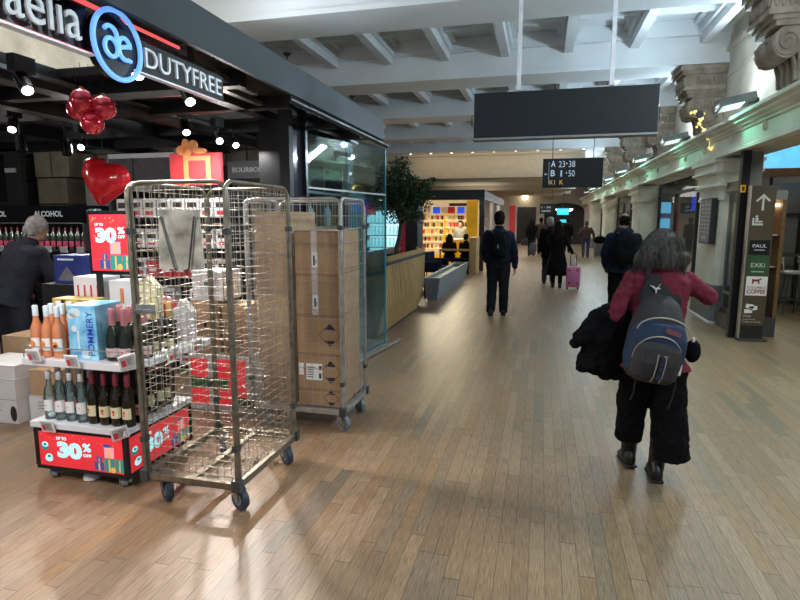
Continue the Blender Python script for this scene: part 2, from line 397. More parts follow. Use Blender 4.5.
def remesh(o, voxel, smooth=6, wr=0., wscale=.08, fine=0.):
    me0 = o.data; mats = list(me0.materials)
    r = o.modifiers.new('r', 'REMESH'); r.mode = 'VOXEL'; r.voxel_size = voxel; r.use_smooth_shade = True
    if smooth:
        sm = o.modifiers.new('s', 'SMOOTH'); sm.iterations = smooth; sm.factor = .5
    for st, sc in ((wr, wscale), (fine, wscale*.3)):
        if st:
            tx = bpy.data.textures.new('folds', 'CLOUDS'); tx.noise_scale = sc; tx.noise_depth = 2
            d = o.modifiers.new('d', 'DISPLACE'); d.texture = tx; d.strength = st; d.mid_level = .5; d.texture_coords = 'LOCAL'
    me = bpy.data.meshes.new_from_object(o.evaluated_get(bpy.context.evaluated_depsgraph_get()))
    o.modifiers.clear(); o.data = me; me.name = me0.name
    me.materials.clear()
    for m in mats: me.materials.append(m)
    for p in me.polygons: p.use_smooth = True
    bpy.data.meshes.remove(me0)
    return o
def blob(mb, name, m, parent, voxel=.012, smooth=6, wr=0., wscale=.08, fine=0.):
    return remesh(mb.build(name, m, parent), voxel, smooth, wr, wscale, fine)

def arc(c, r, a0, a1, n, ax='XZ'):
    out = []
    for i in range(n+1):
        a = a0+(a1-a0)*i/n; p = (r*math.cos(a), r*math.sin(a))
        out.append(V((c[0]+p[0], c[1], c[2]+p[1])) if ax == 'XZ' else V((c[0], c[1]+p[0], c[2]+p[1])))
    return out

def area(loc, rot, size, power, col=(1, 1, 1), sy=None, spread=None):
    l = bpy.data.lights.new('area_lamp', 'AREA'); l.energy = power; l.color = col; l.size = size
    if sy: l.shape = 'RECTANGLE'; l.size_y = sy
    if spread: l.spread = spread
    o = bpy.data.objects.new('area_lamp', l); COL.objects.link(o); o.location = loc; o.rotation_euler = rot
    return o
def spot(loc, target, power, ang=70, blend=.6, col=(1, 1, 1), r=.03):
    l = bpy.data.lights.new('spot_lamp', 'SPOT'); l.energy = power; l.color = col; l.spot_size = math.radians(ang); l.spot_blend = blend; l.shadow_soft_size = r
    o = bpy.data.objects.new('spot_lamp', l); COL.objects.link(o); o.location = loc
    o.rotation_euler = (V(target)-V(loc)).to_track_quat('-Z', 'Y').to_euler()
    return o
def point(loc, power, col=(1, 1, 1), r=.1):
    l = bpy.data.lights.new('lamp', 'POINT'); l.energy = power; l.color = col; l.shadow_soft_size = r
    o = bpy.data.objects.new('lamp', l); COL.objects.link(o); o.location = loc
    return o
ORD = ['first', 'second', 'third', 'fourth', 'fifth', 'sixth', 'seventh', 'eighth', 'ninth', 'tenth', 'eleventh', 'twelfth']
# ------------------------------------------------------------------ camera, world, view
cd = bpy.data.cameras.new('camera'); cam = bpy.data.objects.new('camera', cd); COL.objects.link(cam)
cam.location = (0, 0, 1.685); cam.rotation_euler = (math.radians(90-8.303), 0, math.radians(14.111))
cd.sensor_width = 36; cd.lens = 24.975; cd.clip_start = .05; cd.clip_end = 200
S.camera = cam
w = bpy.data.worlds.new('world'); S.world = w; w.use_nodes = True
w.node_tree.nodes['Background'].inputs[0].default_value = (.75, .85, 1, 1); w.node_tree.nodes['Background'].inputs[1].default_value = .26
S.view_settings.view_transform = 'Standard'; S.view_settings.look = 'None'; S.view_settings.gamma = 1; S.view_settings.exposure = 0.45
S.view_settings.use_curve_mapping = False

# ------------------------------------------------------------------ the hall
struct(MB().box((-9, -3.5, -.1), (9.5, 40, 0)).build('floor', 'floor'))
WX = 2.85                      # inner face of the upper right wall
BEAMS = [-.3+3.57*i for i in range(7)]   # front faces of the cross beams: ..., 6.84, 10.41, 13.98
b = MB(); ZS = 4.86
b.box((-8.2, -3.5, ZS), (WX+.3, 40, ZS+.15))
for y in BEAMS:
    b.box((-8.2, y, 4.2), (WX, y+.75, ZS)); b.box((-8.2, y-.09, 4.62), (WX, y+.84, ZS)); b.box((-8.2, y-.04, 4.18), (WX, y+.79, 4.25))
for y in [BEAMS[0]-3.57]+BEAMS:
    y0 = y+.75; y1 = min(y+3.57, 22)
    for i in range(-7, 3):
        x = .35+1.06*i
        b.box((x-.07, y0, 4.50), (x+.07, y1, ZS)); b.box((x-.12, y0, 4.64), (x+.12, y1, ZS)); b.box((x-.2, y0, 4.78), (x+.2, y1, ZS))
    for k in (1, 2):
        yy = y0+(y1-y0)*k/3; b.box((-8.2, yy-.05, 4.70), (WX, yy+.05, ZS)); b.box((-8.2, yy-.1, 4.79), (WX, yy+.1, ZS))
struct(b.build('ceiling', 'ceil'))
# bulkhead and lower ceiling at the far end
b = MB(); b.box((-8.2, 22, 3.25), (1.5, 22.5, ZS)); b.box((-8.2, 21.9, 3.25), (1.5, 22.1, 3.4)); b.box((-8.2, 21.85, 4.1), (1.5, 22.1, 4.25))
b.box((-8.2, 22.4, 3.25), (1.5, 40, 3.35)); b.box((1.35, 22.4, 3.25), (1.5, 40, ZS))
for y in (27, 32): b.box((-8.2, y, 3.05), (1.5, y+.4, 3.3))
struct(b.build('trim_2', 'ceilwarm'))
struct(MB().box((WX, -3.5, 3.1), (WX+.35, 40, ZS)).build('wall_right', 'wallst'))
b = MB(); b.box((WX-.05, -3.5, 4.35), (WX, 40, 4.42)); b.box((WX-.09, -3.5, 4.72), (WX, 40, ZS)); b.box((WX-.03, -3.5, 3.95), (WX, 40, 3.98))
struct(b.build('trim_5', 'wallst'))
struct(MB().box((7.6, -3.5, 0), (7.8, 40, 4)).build('wall_right', 'dgpanel'))
struct(MB().box((WX+.4, -3.5, 3.6), (7.8, 40, 3.7)).build('ceiling', 'black'))
# entablature profile swept along the hall
prof = [(2.72, 2.62), (2.60, 2.62), (2.60, 2.66), (2.63, 2.68), (2.63, 2.87), (2.60, 2.885), (2.60, 2.905), (2.56, 2.925), (2.56, 2.945), (2.50, 2.965), (2.50, 2.99),
        (2.44, 3.01), (2.44, 3.05), (2.47, 3.07), (2.86, 3.07), (3.3, 3.07), (3.3, 2.66), (2.75, 2.66)]
b = MB().prism([(x, z) for x, z in prof], (0, 2.2, 0), (1, 0, 0), (0, 0, 1), (0, 1, 0), 37.8)
struct(b.build('trim_1', 'cream'))
# small drop ornaments and round medallions along the frieze
for i, y in enumerate([7.9, 9.2, 10.5, 11.8, 13.1, 14.4, 15.7, 17.0, 18.3, 19.6, 20.9, 22.2]):
    m = MB().lathe([(.002, 0), (.028, .01), (.04, .045), (.03, .085), (.012, .12), (.002, .13)], (2.62, y, 2.76), 10)
    o = m.build('frieze_ornament', 'cream')
    tag(o, 'small pale plaster drop ornament on the mint lit cornice frieze', 'ornament', 'drop ornaments along the cornice frieze')
struct(MB().box((-8.2, 39.7, 0), (8, 40, 5)).build('wall_far', 'white'))

# ---- carved scroll brackets
def bracket_proto():
    e = empty('scroll_bracket')
    T = .62
    ab = MB()
    for x, z0, z1, g in ((-.84, 4.12, 4.2, .06), (-.80, 4.06, 4.12, .04), (-.74, 3.86, 4.06, .0), (-.76, 3.81, 3.86, .02), (-.70, 3.76, 3.81, .0), (-.66, 3.7, 3.76, -.01)):
        ab.box((x, -g, z0), (0, T+g, z1))
    for i in range(9):     # little leaf blocks of the carved frieze
        for yy in (-.015, T-.01): ab.ell((-.68+.08*i, yy+.012, 3.96), (.033, .03, .08), n=8)
    for i in range(8): ab.ell((-.745, .04+.078*i, 3.96), (.025, .033, .08), n=8)
    ab.build('abacus', 'corbel', e, .006)
    # s-shaped body
    P = [(0, 3.72), (-.56, 3.72)]
    P += [(-.50+.165*math.cos(a), 3.545+.165*math.sin(a)) for a in [math.radians(d) for d in range(110, 345, 12)]]
    P += [(-.37, 3.47), (-.375, 3.42), (-.37, 3.37), (-.365, 3.27), (-.35, 3.18), (-.32, 3.12), (-.28, 3.10), (0, 3.10)]
    MB().prism(P, (0, .04, 0), (1, 0, 0), (0, 0, 1), (0, 1, 0), T-.08).build('scroll', 'corbel', e, .008)
    c = MB()
    def spiral(cx, cz, r, turns, a0, y, sgn=1):
        n = int(26*turns); c.tube([(cx+r*(1-.86*i/n)*math.cos(a0+sgn*2*PI*turns*i/n), y, cz+r*(1-.86*i/n)*math.sin(a0+sgn*2*PI*turns*i/n)) for i in range(n+1)], [.021*(1-.55*i/n) for i in range(n+1)], 6)
    for y in (.035, T-.035):
        spiral(-.50, 3.545, .145, 2.2, 2.2, y); spiral(-.27, 3.58, .09, 1.8, 0, y, -1); spiral(-.11, 3.6, .075, 1.6, 2, y); spiral(-.20, 3.27, .10, 1.6, 2.6, y)
        c.tube([(-.36, y, 3.66), (-.33, y, 3.56), (-.335, y, 3.45), (-.325, y, 3.24), (-.24, y, 3.15), (-.08, y, 3.2), (-.04, y, 3.35)], .018, 6)
        c.tube([(-.2, y, 3.5), (-.16, y, 3.4), (-.18, y, 3.33)], .018, 6); c.tube([(-.05, y, 3.5), (-.09, y, 3.44), (-.12, y, 3.36)], .016, 6)
        for i in range(7): c.ell((-.29+.045*i, y, 3.125), (.02, .02, .024), n=8)
    for i in range(4):
        x = .09+.15*i; c.tube([(-.66, x, 3.6), (-.6, x, 3.42), (-.42, x, 3.42), (-.37, x, 3.3), (-.355, x, 3.16)], .03, 6)
    c.build('carving', 'corbel', e)
    for ch in e.children:
        for v in ch.data.vertices: v.co.x *= .84
    return e
bp_ = bracket_proto()
BL = ['brown carved stone scroll bracket nearest the camera, cut by the right picture edge', 'brown carved stone scroll bracket behind the first floodlight above the pillar with the price board',
      'carved scroll bracket half hidden behind the right end of the large black sign', 'fourth carved scroll bracket along the right wall', 'fifth carved scroll bracket along the right wall',
      'sixth carved scroll bracket along the right wall', 'seventh carved scroll bracket along the right wall', 'farthest carved scroll bracket along the right wall']
for k in range(8):
    o = bp_ if k == 0 else dup(bp_, (0, 0, 0))
    o.location = (WX-.003, 6.86+3.57*k, -.03); tag(o, BL[k], 'bracket', 'carved scroll brackets along the right wall')

# ---- pillars of the right arcade
def pillar(y, d, label, x0=2.75, x1=3.25):
    e = empty('stone_pillar', (0, y, 0)); tag(e, label, 'pillar', 'pillars of the right arcade')
    def blk(m, g, z0, z1):   # chamfered front corners
        c = .07; xa, xb, ya, yb = x0-g, x1+g*.3, -g, d+g
        m.prism([(xa+c, ya), (xb, ya), (xb, yb), (xa+c, yb), (xa, yb-c), (xa, ya+c)], (0, 0, z0), (1, 0, 0), (0, 1, 0), (0, 0, 1), z1-z0)
    m = MB(); blk(m, 0, .6, 2.0); m.build('shaft', 'cream', e)
    m = MB(); blk(m, .03, .0, .62); m.build('plinth', 'creamdk', e)
    m = MB(); blk(m, .055, 0, .035); m.build('base_strip', 'paper', e)
    m = MB()
    for g, z0, z1 in ((.03, 1.98, 2.02), (.015, 2.02, 2.16), (.05, 2.16, 2.2), (.08, 2.2, 2.23), (.05, 2.23, 2.38), (.09, 2.38, 2.41), (.13, 2.41, 2.45), (.1, 2.45, 2.57), (.15, 2.57, 2.62)): blk(m, g, z0, z1)
    m.build('capital', 'cream', e)
    return e
pillar(9.9, 1.25, 'nearest cream pillar of the right arcade with a grey price board on it')
pillar(17.5, 1.3, 'cream pillar straight behind the head of the man in the navy jacket')
pillar(26.3, 1.2, 'slim looking third cream pillar of the right arcade')
pillar(33.0, 1.6, 'farthest cream pillar of the right arcade behind the man in the brown jacket')
# price board on the first pillar
e = empty('price_board', (2.665, 9.93, 0), 0, 'grey metal price board with faint rows of print on the nearest pillar', 'board')
MB().box((-.03, 0, 1.28), (.05, .62, 2.02)).build('board_case', 'darkgrey', e, .004)
m = MB(); m.box((-.034, .03, 1.31), (-.03, .59, 1.99)); m.build('board_face', 'greyboard', e)
m = MB()
for r in range(8):
    for c in range(3): m.box((-.036, .07+.17*c, 1.9-.062*r), (-.034, .07+.17*c+random.uniform(.07, .12), 1.918-.062*r))
m.box((-.036, .2, 1.36), (-.034, .3, 1.41)); m.box((-.036, .34, 1.36), (-.034, .42, 1.41)); m.build('print', 'pylonlet', e)
# switch plate on the pillar's near face
tag(MB().box((2.98, 9.885, 1.55), (3.1, 9.9, 1.83)).build('wall_plate', 'cream', None, .003), 'small beige cover plate on the near face of the nearest pillar', 'plate')

# ---- floodlights on the cornice
FL = ['grey floodlight on the cornice in front of the second carved bracket', 'grey floodlight on the cornice beside the yellow string lights', 'third floodlight along the cornice', 'fourth floodlight along the cornice',
      'fifth floodlight along the cornice', 'sixth floodlight along the cornice', 'seventh floodlight along the cornice', 'farthest floodlight along the cornice']
fe = empty('floodlight')
R = Matrix.Rotation(math.radians(-12), 3, 'Y') @ Matrix.Rotation(math.radians(-9), 3, 'X')
MB().cb((0, 0, 0), (.46, .34, .10), R=R).build('housing', 'grey', fe, .008)
MB().cb(tuple(R @ V((-.05, -.02, -.052))), (.27, .24, .012), R=R).build('lens', 'led', fe)
MB().box((.16, -.06, -.03), (.27, .06, .05)).box((.24, -.02, -.18), (.28, .02, .0)).build('arm', 'darkgrey', fe)
MB().box((.19, -.04, -.02), (.29, .04, .05)).box((-.24, -.02, .0), (-.16, .02, .03)).build('driver_box', 'darkgrey', fe)
for i in range(8):
    o = fe if i == 0 else dup(fe, (0, 0, 0)); y = 8.75+3.57*i
    o.location = (2.50, y, 3.25); tag(o, FL[i], 'floodlight', 'floodlights on the right cornice')
    if i < 7:
        spot((2.30, y, 3.2), (.3, y-.6, 0), 120, 170 if i == 0 else 270, .9, (.86, .96, 1), .06)                # down on the walkway
        spot((2.5, y, 3.5), (-.4, y-.5, 4.95), 150, 640, .8, (.60, .82, 1), .04); point((2.42, y+.1, 3.62), 16, (.8, .93, 1), .06)                   # up at the vault
        spot((2.24, y-.1, 3.12), (2.63, y-.45, 2.9), 9, 110, .7, (.2, 1, .65), .05)           # minty spill on the cornice
spot((2.34, 5.2, 3.28), (.3, 4.6, 0), 120, 190, .9, (.86, .96, 1), .06); spot((2.5, 5.2, 3.5), (-.4, 4.7, 4.95), 150, 640, .8, (.60, .82, 1), .04); point((2.42, 5.3, 3.62), 16, (.8, .93, 1), .06)
spot((2.34, 1.6, 3.28), (.3, 1.4, 0), 120, 190, .9, (.86, .96, 1), .06); spot((2.5, 1.6, 3.5), (-.4, 1.3, 4.95), 150, 640, .8, (.60, .82, 1), .04)
for x, y in ((4.3, 6.6), (4.6, 2.5)): area((x, y, 3.5), (0, 0, 0), 1.2, 55, (.95, 1, .86))      # unseen lamps added over the cafe to brighten the nearest pillar
# yellow light string draped over the cornice under the second bracket
m = MB(); pts = [(2.36, 10.35, 3.42), (2.40, 10.3, 3.36), (2.47, 10.25, 3.33), (2.43, 10.2, 3.27), (2.43, 10.15, 3.18), (2.5, 10.1, 3.08), (2.57, 10.1, 2.97), (2.585, 10.1, 2.78)]
m.tube(pts, .006, 6)
for p in pts:
    for q in range(4): m.ell((p[0]+random.uniform(-.05, .05), p[1]+random.uniform(-.06, .06), p[2]+random.uniform(-.04, .04)), (.021, .021, .021), n=8)
tag(m.build('string_lights', 'fairy'), 'yellow glowing string lights draped over the cornice', 'string lights')
m = MB().cyl((2.46, 10.28, 3.36), (2.40, 10.1, 3.34), .05, .06); tag(m.build('cornice_spotlight', 'darkgrey'), 'small round dark spotlight sitting in the yellow string lights', 'spotlight')

# ---- right hand shops: glazed bays between the pillars
def bay(n, y0, y1, x=3.22):
    b = MB()
    for y in (y0, y1-.06): b.box((x, y, 0), (x+.08, y+.06, 2.62))
    b.box((x, y0, 2.3), (x+.08, y1, 2.36)); b.box((x, y0, 0), (x+.08, y1, .12))
    k = max(1, round((y1-y0)/2))
    for i in range(1, k): b.box((x, y0+(y1-y0)*i/k-.03, 0), (x+.08, y0+(y1-y0)*i/k+.03, 2.3))
    o = struct(b.build('window_%d' % n, 'darkgrey'))
    MB().box((x+.035, y0+.06, .12), (x+.045, y1-.06, 2.58)).build('pane', 'darkpane', o)
bay(1, 11.25, 17.4); bay(2, 18.9, 26.2); bay(3, 27.6, 33.0)
# pylon sign
e = empty('sign_pylon', (2.745, 8.55, 0), 0, 'tall brown wayfinding pylon with a white upward arrow and brand tiles', 'sign')
MB().box((-.02, -.05, 0), (.34, .12, .035)).build('foot_plate', 'darkgrey', e, .004)
MB().box((0, 0, .03), (.29, .07, .22)).build('kick_box', 'black', e)
MB().box((.0, 0, .22), (.30, .07, 2.13)).build('sign_panel', 'pylon', e, .003)
MB().box((-.018, -.008, .03), (-.0, .078, 2.13)).build('edge_rail', 'steel', e)
f = Fr((0, 0, 0))
m = MB(); m.prism([(.137, 1.8), (.163, 1.8), (.163, 1.97), (.22, 1.915), (.238, 1.933), (.15, 2.02), (.062, 1.933), (.08, 1.915), (.137, 1.97)], f.O+f.n*.001, f.u, f.w, f.n, .003)
m.build('arrow', 'pylonlet', e)
m = MB(); m.rect(f, .04, 1.60, .17, 1.625, .001); m.rect(f, .04, 1.625, .06, 1.7, .001); m.rect(f, .07, 1.64, .16, 1.66, .001); m.disc(f, .09, 1.72, .016, .001); m.rect(f, .075, 1.665, .11, 1.70, .001); m.build('lounge_pictogram', 'pylonlet', e)
m = MB(); m.rect(f, .03, 1.20, .28, 1.40, .001, .004); m.build('black_tile', 'blackgl', e); m = MB(); put_text(m, 'PAUL', f, .155, 1.30, .045, .17, .006, align='c'); m.rect(f, .09, 1.262, .22, 1.27, .006); m.build('tile_lettering', 'silverlet', e)
m = MB(); m.rect(f, .03, .92, .28, 1.19, .001, .004); m.build('green_tile', 'green', e); m = MB(); put_text(m, 'EXKi', f, .155, 1.03, .06, .17, .006, align='c'); m.rect(f, .08, .965, .23, .975, .006); m.build('tile_lettering', 'pylonlet', e)
m = MB(); m.rect(f, .03, .64, .29, .905, .001, .004); m.build('white_tile', 'paper', e); m = MB(); put_text(m, 'COFFEE', f, .16, .665, .06, .23, .006, bold=.02, align='c'); put_text(m, 'COLUMBUS', f, .16, .735, .035, .23, .006, align='c')
m.prism([(.10, .80), (.115, .80), (.125, .835), (.17, .835), (.18, .80), (.195, .80), (.19, .85), (.22, .865), (.21, .88), (.18, .868), (.12, .862), (.10, .875)], f.O+f.n*.006, f.u, f.w, f.n, .001); m.build('tile_lettering', 'maroon', e)
m = MB()
for (x, z, r) in ((.05, .47, -.15), (.10, .43, .12), (.04, .39, .05)):
    g = Fr(f.at(x, z), (math.cos(r), 0, math.sin(r)), (-math.sin(r), 0, math.cos(r))); m.rect(g, 0, 0, .1, .055, .001)
m.build('banknote_pictogram', 'paper', e)
m = MB(); put_text(m, 'Change', f, .03, .335, .03, None, .001); put_text(m, 'Foreign exchange', f, .03, .295, .02, None, .001); put_text(m, 'Cambio de moneda', f, .03, .262, .02, None, .001); m.build('lettering', 'pylonlet', e)
# dark post and glazed kiosk front between pylon and pillar
tag(MB().box((2.67, 8.75, 0), (2.775, 8.87, 2.62)).build('navy_post', 'signblack', None, .005), 'dark navy metal post left of the brown wayfinding pylon', 'post')
tag(MB().box((2.79, 8.9, 2.0), (2.97, 9.1, 2.62)).build('square_column', 'grey', None, .004), 'grey square column rising behind the top of the brown pylon', 'column')
e = empty('display_window', (2.86, 8.9, 0), 0, 'grey framed lit display window between the pillar and the navy post', 'display case')
m = MB(); m.box((0, 0, .0), (.45, .95, .28)); m.box((-.06, 0, 0), (.0, .95, .22)); m.build('plinth', 'darkgrey', e, .006)
m = MB(); m.box((0, 0, .28), (.05, .05, 2.02)); m.box((0, .9, .28), (.05, .95, 2.02)); m.box((0, .42, .28), (.04, .47, 1.95)); m.box((0, 0, 1.95), (.45, .95, 2.08)); m.box((0, .05, .52), (.03, .9, .56)); m.build('frame', 'grey', e)
MB().box((.4, 0, .28), (.45, .95, 1.95)).build('back_panel', 'wooddk', e)
MB().box((.05, .05, 1.0), (.4, .9, 1.02)).box((.05, .05, 1.45), (.4, .9, 1.47)).build('shelf', 'lgrey', e)
MB().box((.018, .05, .3), (.026, .9, 1.95)).build('pane', 'darkpane', e)
MB().box((.33, .08, 1.86), (.39, .88, 1.9)).build('lamp_strip', 'warmlamp', e)
for i in range(6):
    o = MB().lathe([(.03, 0), (.04, .02), (.04, .13), (.015, .18), (.018, .22)], (0, 0, 0), 10).build('jar', 'gold'); o.location = (3.08, 9.0+.14*i, 1.02 if i % 2 else 1.47)
    tag(o, 'golden jar lit inside the grey display window', 'jar', 'golden jars in the display window')
tag(MB().box((2.78, 9.05, 2.09), (2.98, 9.75, 2.24)).build('sign_box', 'blackgl', None, .006), 'black box sign over the grey display window', 'sign')
e = empty('warning_beacon', (2.70, 8.82, 2.03), 0, 'small amber warning lamp box by the navy post', 'lamp')
MB().box((-.035, -.09, .02), (.025, -.07, .12)).build('case', 'yellow', e, .004); MB().box((-.02, -.097, .04), (.01, -.09, .10)).build('dark_print', 'ink', e)
# cafe seen to the right of the pylon
e = empty('cafe_portal', (0, 0, 0), 0, 'cafe front with a bright sky blue light box over a dark header, right edge', 'cafe')
MB().box((3.6, 12.3, 2.64), (6.8, 12.45, 3.5)).build('light_box', 'skyscr', e); MB().box((3.5, 12.2, 2.5), (6.9, 12.5, 2.64)).build('header', 'wooddk', e)
for x in (3.5, 6.8): MB().box((x, 12.3, 0), (x+.1, 12.4, 2.5)).build('post', 'black', e)
m = MB()
for x in (4.35, 4.95, 5.6): m.box((x, 12.6, 0), (x+.05, 12.65, 2.5))
m.box((4.1, 12.6, 1.75), (6, 12.65, 1.8)); tag(m.build('cafe_partition', 'black'), 'black framed partition at the back of the cafe', 'partition')
tag(MB().box((4.4, 12.75, 0), (5.9, 12.8, 2.4)).build('pale_panel', 'creamdk'), 'dim pale panel behind the cafe partition', 'panel')
def stool(x, y, label):
    e = empty('bar_stool', (x, y, 0), 0, label, 'stool', 'bar stools in the cafe')
    MB().lathe([(.02, .72), (.17, .73), (.18, .76), (.15, .78), (.01, .785)], n=16).build('seat', 'lgrey', e)
    for a in range(4):
        t = PI/4+a*PI/2; MB().cyl((.09*math.cos(t), .09*math.sin(t), .74), (.2*math.cos(t), .2*math.sin(t), 0), .012, n=8).build('leg', 'darkgrey', e)
    MB().tube([(.16*math.cos(2*PI*i/16), .16*math.sin(2*PI*i/16), .28) for i in range(16)], .009, 6, closed=True).build('foot_ring', 'darkgrey', e)
    m = MB(); m.tube([(-.17, -.1, .76), (-.2, -.1, 1.0), (-.2, .1, 1.0), (-.17, .1, .76)], .011, 6); m.box((-.21, -.12, .9), (-.19, .12, 1.02)); m.build('backrest', 'lgrey', e)
stool(4.35, 11.2, 'dim bar stool just right of the brown pylon'); stool(4.75, 11.4, 'dim bar stool at the right picture edge')
e = empty('high_table', (4.6, 11.9, 0), 0, 'dark high table behind the bar stools in the cafe', 'table')
MB().box((-.6, -.25, 1.0), (.8, .25, 1.04)).build('tabletop', 'darkgrey', e, .005)
for x in (-.5, .7): MB().box((x-.03, -.2, 0), (x+.03, .2, 1.0)).build('leg', 'black', e)
point((4.6, 10.3, 3.1), 14, (1, .85, .65), .15)
# things inside the glazed bays
MBp = MB
for i, (x, y, z) in enumerate(((4.2, 15.8, 2.3), (4.2, 16.7, 2.35), (4.4, 18.2, 2.3), (4.2, 14.6, 2.4), (4.3, 20.5, 2.3))):
    e = empty('pendant_lamp', (x, y, z), 0, ['pendant lamp nearest the pillar with the price board', 'pendant lamp hanging left of the blue screen', 'pendant lamp deep in the glazed bay behind the arcade', 'pendant lamp above the blue screen', 'pendant lamp seen past the second pillar'][i], 'lamp', 'pendant lamps in the right shop')
    MB().lathe([(.03, .12), (.07, .1), (.1, 0), (.085, -.03), (.01, -.04)], n=14).build('shade', 'lgrey', e); MB().cyl((0, 0, .12), (0, 0, 3.6-z), .006, n=6).build('cord', 'black', e)
    MB().ell((0, 0, -.03), (.06, .06, .03), n=10).build('bulb', 'warmlamp', e)
e = empty('mirror_ball', (3.68, 14.6, 2.5), 0, 'golden mirrored ball hanging in the right shop window', 'ball')
MB().ell((0, 0, 0), (.2, .2, .2), n=18).build('sphere', 'goldfoil', e); MB().cyl((0, 0, .2), (0, 0, 1.10), .005, n=6).build('cord', 'black', e)
e = empty('wall_screen', (3.5, 14.9, .12), 0, 'glowing blue screen in the right shop', 'screen')
MB().box((-.02, 0, 1.75), (.62, .05, 2.15)).build('case', 'black', e); MB().box((0, -.01, 1.77), (.6, 0, 2.13)).build('display', 'bluescr', e)
e = empty('shop_counter', (4.6, 15.4, 0), 0, 'dim counter with pale top in the right shop', 'counter')
MB().box((0, -2.2, 0), (.6, 2.2, .95)).build('body', 'wooddk', e); MB().box((-.05, -2.25, .95), (.65, 2.25, 1.0)).build('worktop', 'lgrey', e)
m = MB()
for k in range(6): m.box((5.9, 13+k*1.0, .9), (5.98, 13.85+k*1.0, 2.2))
tag(m.build('menu_wall', 'purple'), 'dim grey menu wall at the back of the right shop', 'panel')
e = empty('lit_column', (3.75, 18.95, 0), 0, 'glowing blue and white column display in the second glazed bay', 'display')
MB().cyl((0, 0, 0), (0, 0, 2.2), .14, n=16).build('tube', 'skyscr', e)
for z in (.7, 1.2, 1.7): MB().cyl((0, 0, z), (0, 0, z+.16), .146, n=16).build('band', 'bluepr', e)
e = empty('lit_poster', (3.5, 22.2, 0), 0, 'bright blue and white lit panel beside the second pillar', 'poster')
MB().box((0, 0, 0), (.06, 1.2, 2.3)).build('case', 'grey', e); m = MB(); m.box((-.01, .05, .65), (0, 1.15, 2.25)); m.build('face', 'coollit', e)
m = MB()
for k in range(5): m.box((-.014, .12+.5*(k % 2), .8+.28*k), (-.01, .5+.5*(k % 2), .98+.28*k))
m.build('print', 'bluepr', e)
for y in (14.0, 19.6, 23.6, 29, 35): area((4.8, y, 3.4), (0, 0, 0), 1.0, 75, (1, .9, .75))
for i, (y, lab) in enumerate(((23.6, 'dark framed vending case with lit rows behind the third pillar'), (29.2, 'dark framed case with lit rows beyond the third pillar'))):
    e = empty('vending_case', (3.45, y, 0), 0, lab, 'case', 'dark cases in the right arcade')
    MB().box((0, 0, 0), (.5, 1.4, 2.0)).build('cabinet', 'black', e)
    m = MB()
    for k in range(5):
        for c in range(4): m.box((-.01, .1+.31*c, .35+.3*k), (0, .1+.31*c+.22, .35+.3*k+.12))
    m.build('lit_goods', 'lgrey', e)

# ---- ceiling vents and cameras
for i, (x, y) in enumerate(((1.2, 8.9), (1.25, 9.4), (1.3, 12.3))):
    m = MB()
    for k in range(6): m.box((x-.2+.07*k, y-.12, 4.852), (x-.17+.07*k, y+.12, 4.86))
    tag(m.build('ceiling_vent', 'darkgrey'), ['slotted ceiling vent nearest the top of the picture', 'slotted ceiling vent just behind the nearest one', 'slotted ceiling vent above the large black sign'][i], 'vent', 'slotted vents in the white ceiling')
# ------------------------------------------------------------------ left shop: shell
b = MB(); b.box((-8.2, 7.3, 0), (-2.55, 7.5, 2.72)); struct(b.build('wall_back', 'rough'))
struct(MB().box((-8.4, -3.5, 0), (-8.2, 40, ZS)).build('wall_left', 'dgpanel'))
struct(MB().box((-5.0, -3.5, 2.95), (-4.8, 7.3, 4.5)).build('wall_left', 'rough'))
b = MB()
xs = [-7.9, -3.62, -3.5, -2.62, -2.5, -2.02]
def pan(x0, y0, x1, y1, z0=2.72, z1=2.78): b.box((x0, y0, z0), (x1, y1, z1))
pan(-7.9, -1, -3.5, 3.55); pan(-3.5, -1, -2.02, 2.25); pan(-2.62, 2.25, -2.02, 3.55); pan(-7.9, 3.55, -2.02, 3.95); pan(-7.9, 3.95, -3.62, 4.85); pan(-2.5, 3.95, -2.02, 4.2)
pan(-3.62, 4.2, -2.02, 5.05); pan(-7.9, 5.4, -2.02, 7.25); pan(-2.3, 5.05, -2.02, 5.4); pan(-4.1, 4.85, -3.62, 5.4); pan(-7.9, 4.85, -6.2, 5.4)
struct(b.build('ceiling', 'black'))
b = MB()     # black service beams and silver tracks under the open ceiling
for x in (-5.6, -4.35): b.box((x-.08, -1, 2.6), (x+.08, 7.2, 2.72))
b.box((-3.62, 0.5, 2.60), (-3.46, 7.2, 2.72)); b.box((-2.62, 3.6, 2.62), (-2.5, 7.2, 2.72))
for y in (3.7, 4.5, 5.6, 6.4): b.box((-7.9, y, 2.62), (-2.1, y+.1, 2.72))
for k in range(14): b.box((-6.1+.16*k, 4.85, 2.70), (-6.06+.16*k, 5.4, 2.76))
struct(b.build('trim_3', 'black'))
b = MB()
b.box((-2.40, 1.0, 2.645), (-2.34, 7.1, 2.675)); b.box((-2.22, 1.0, 2.64), (-2.17, 4.1, 2.68)); b.box((-3.3, 3.62, 2.56), (-2.4, 3.66, 2.6)); b.box((-3.46, .5, 2.655), (-3.43, 7.2, 2.685))
struct(b.build('trim_4', 'steel'))
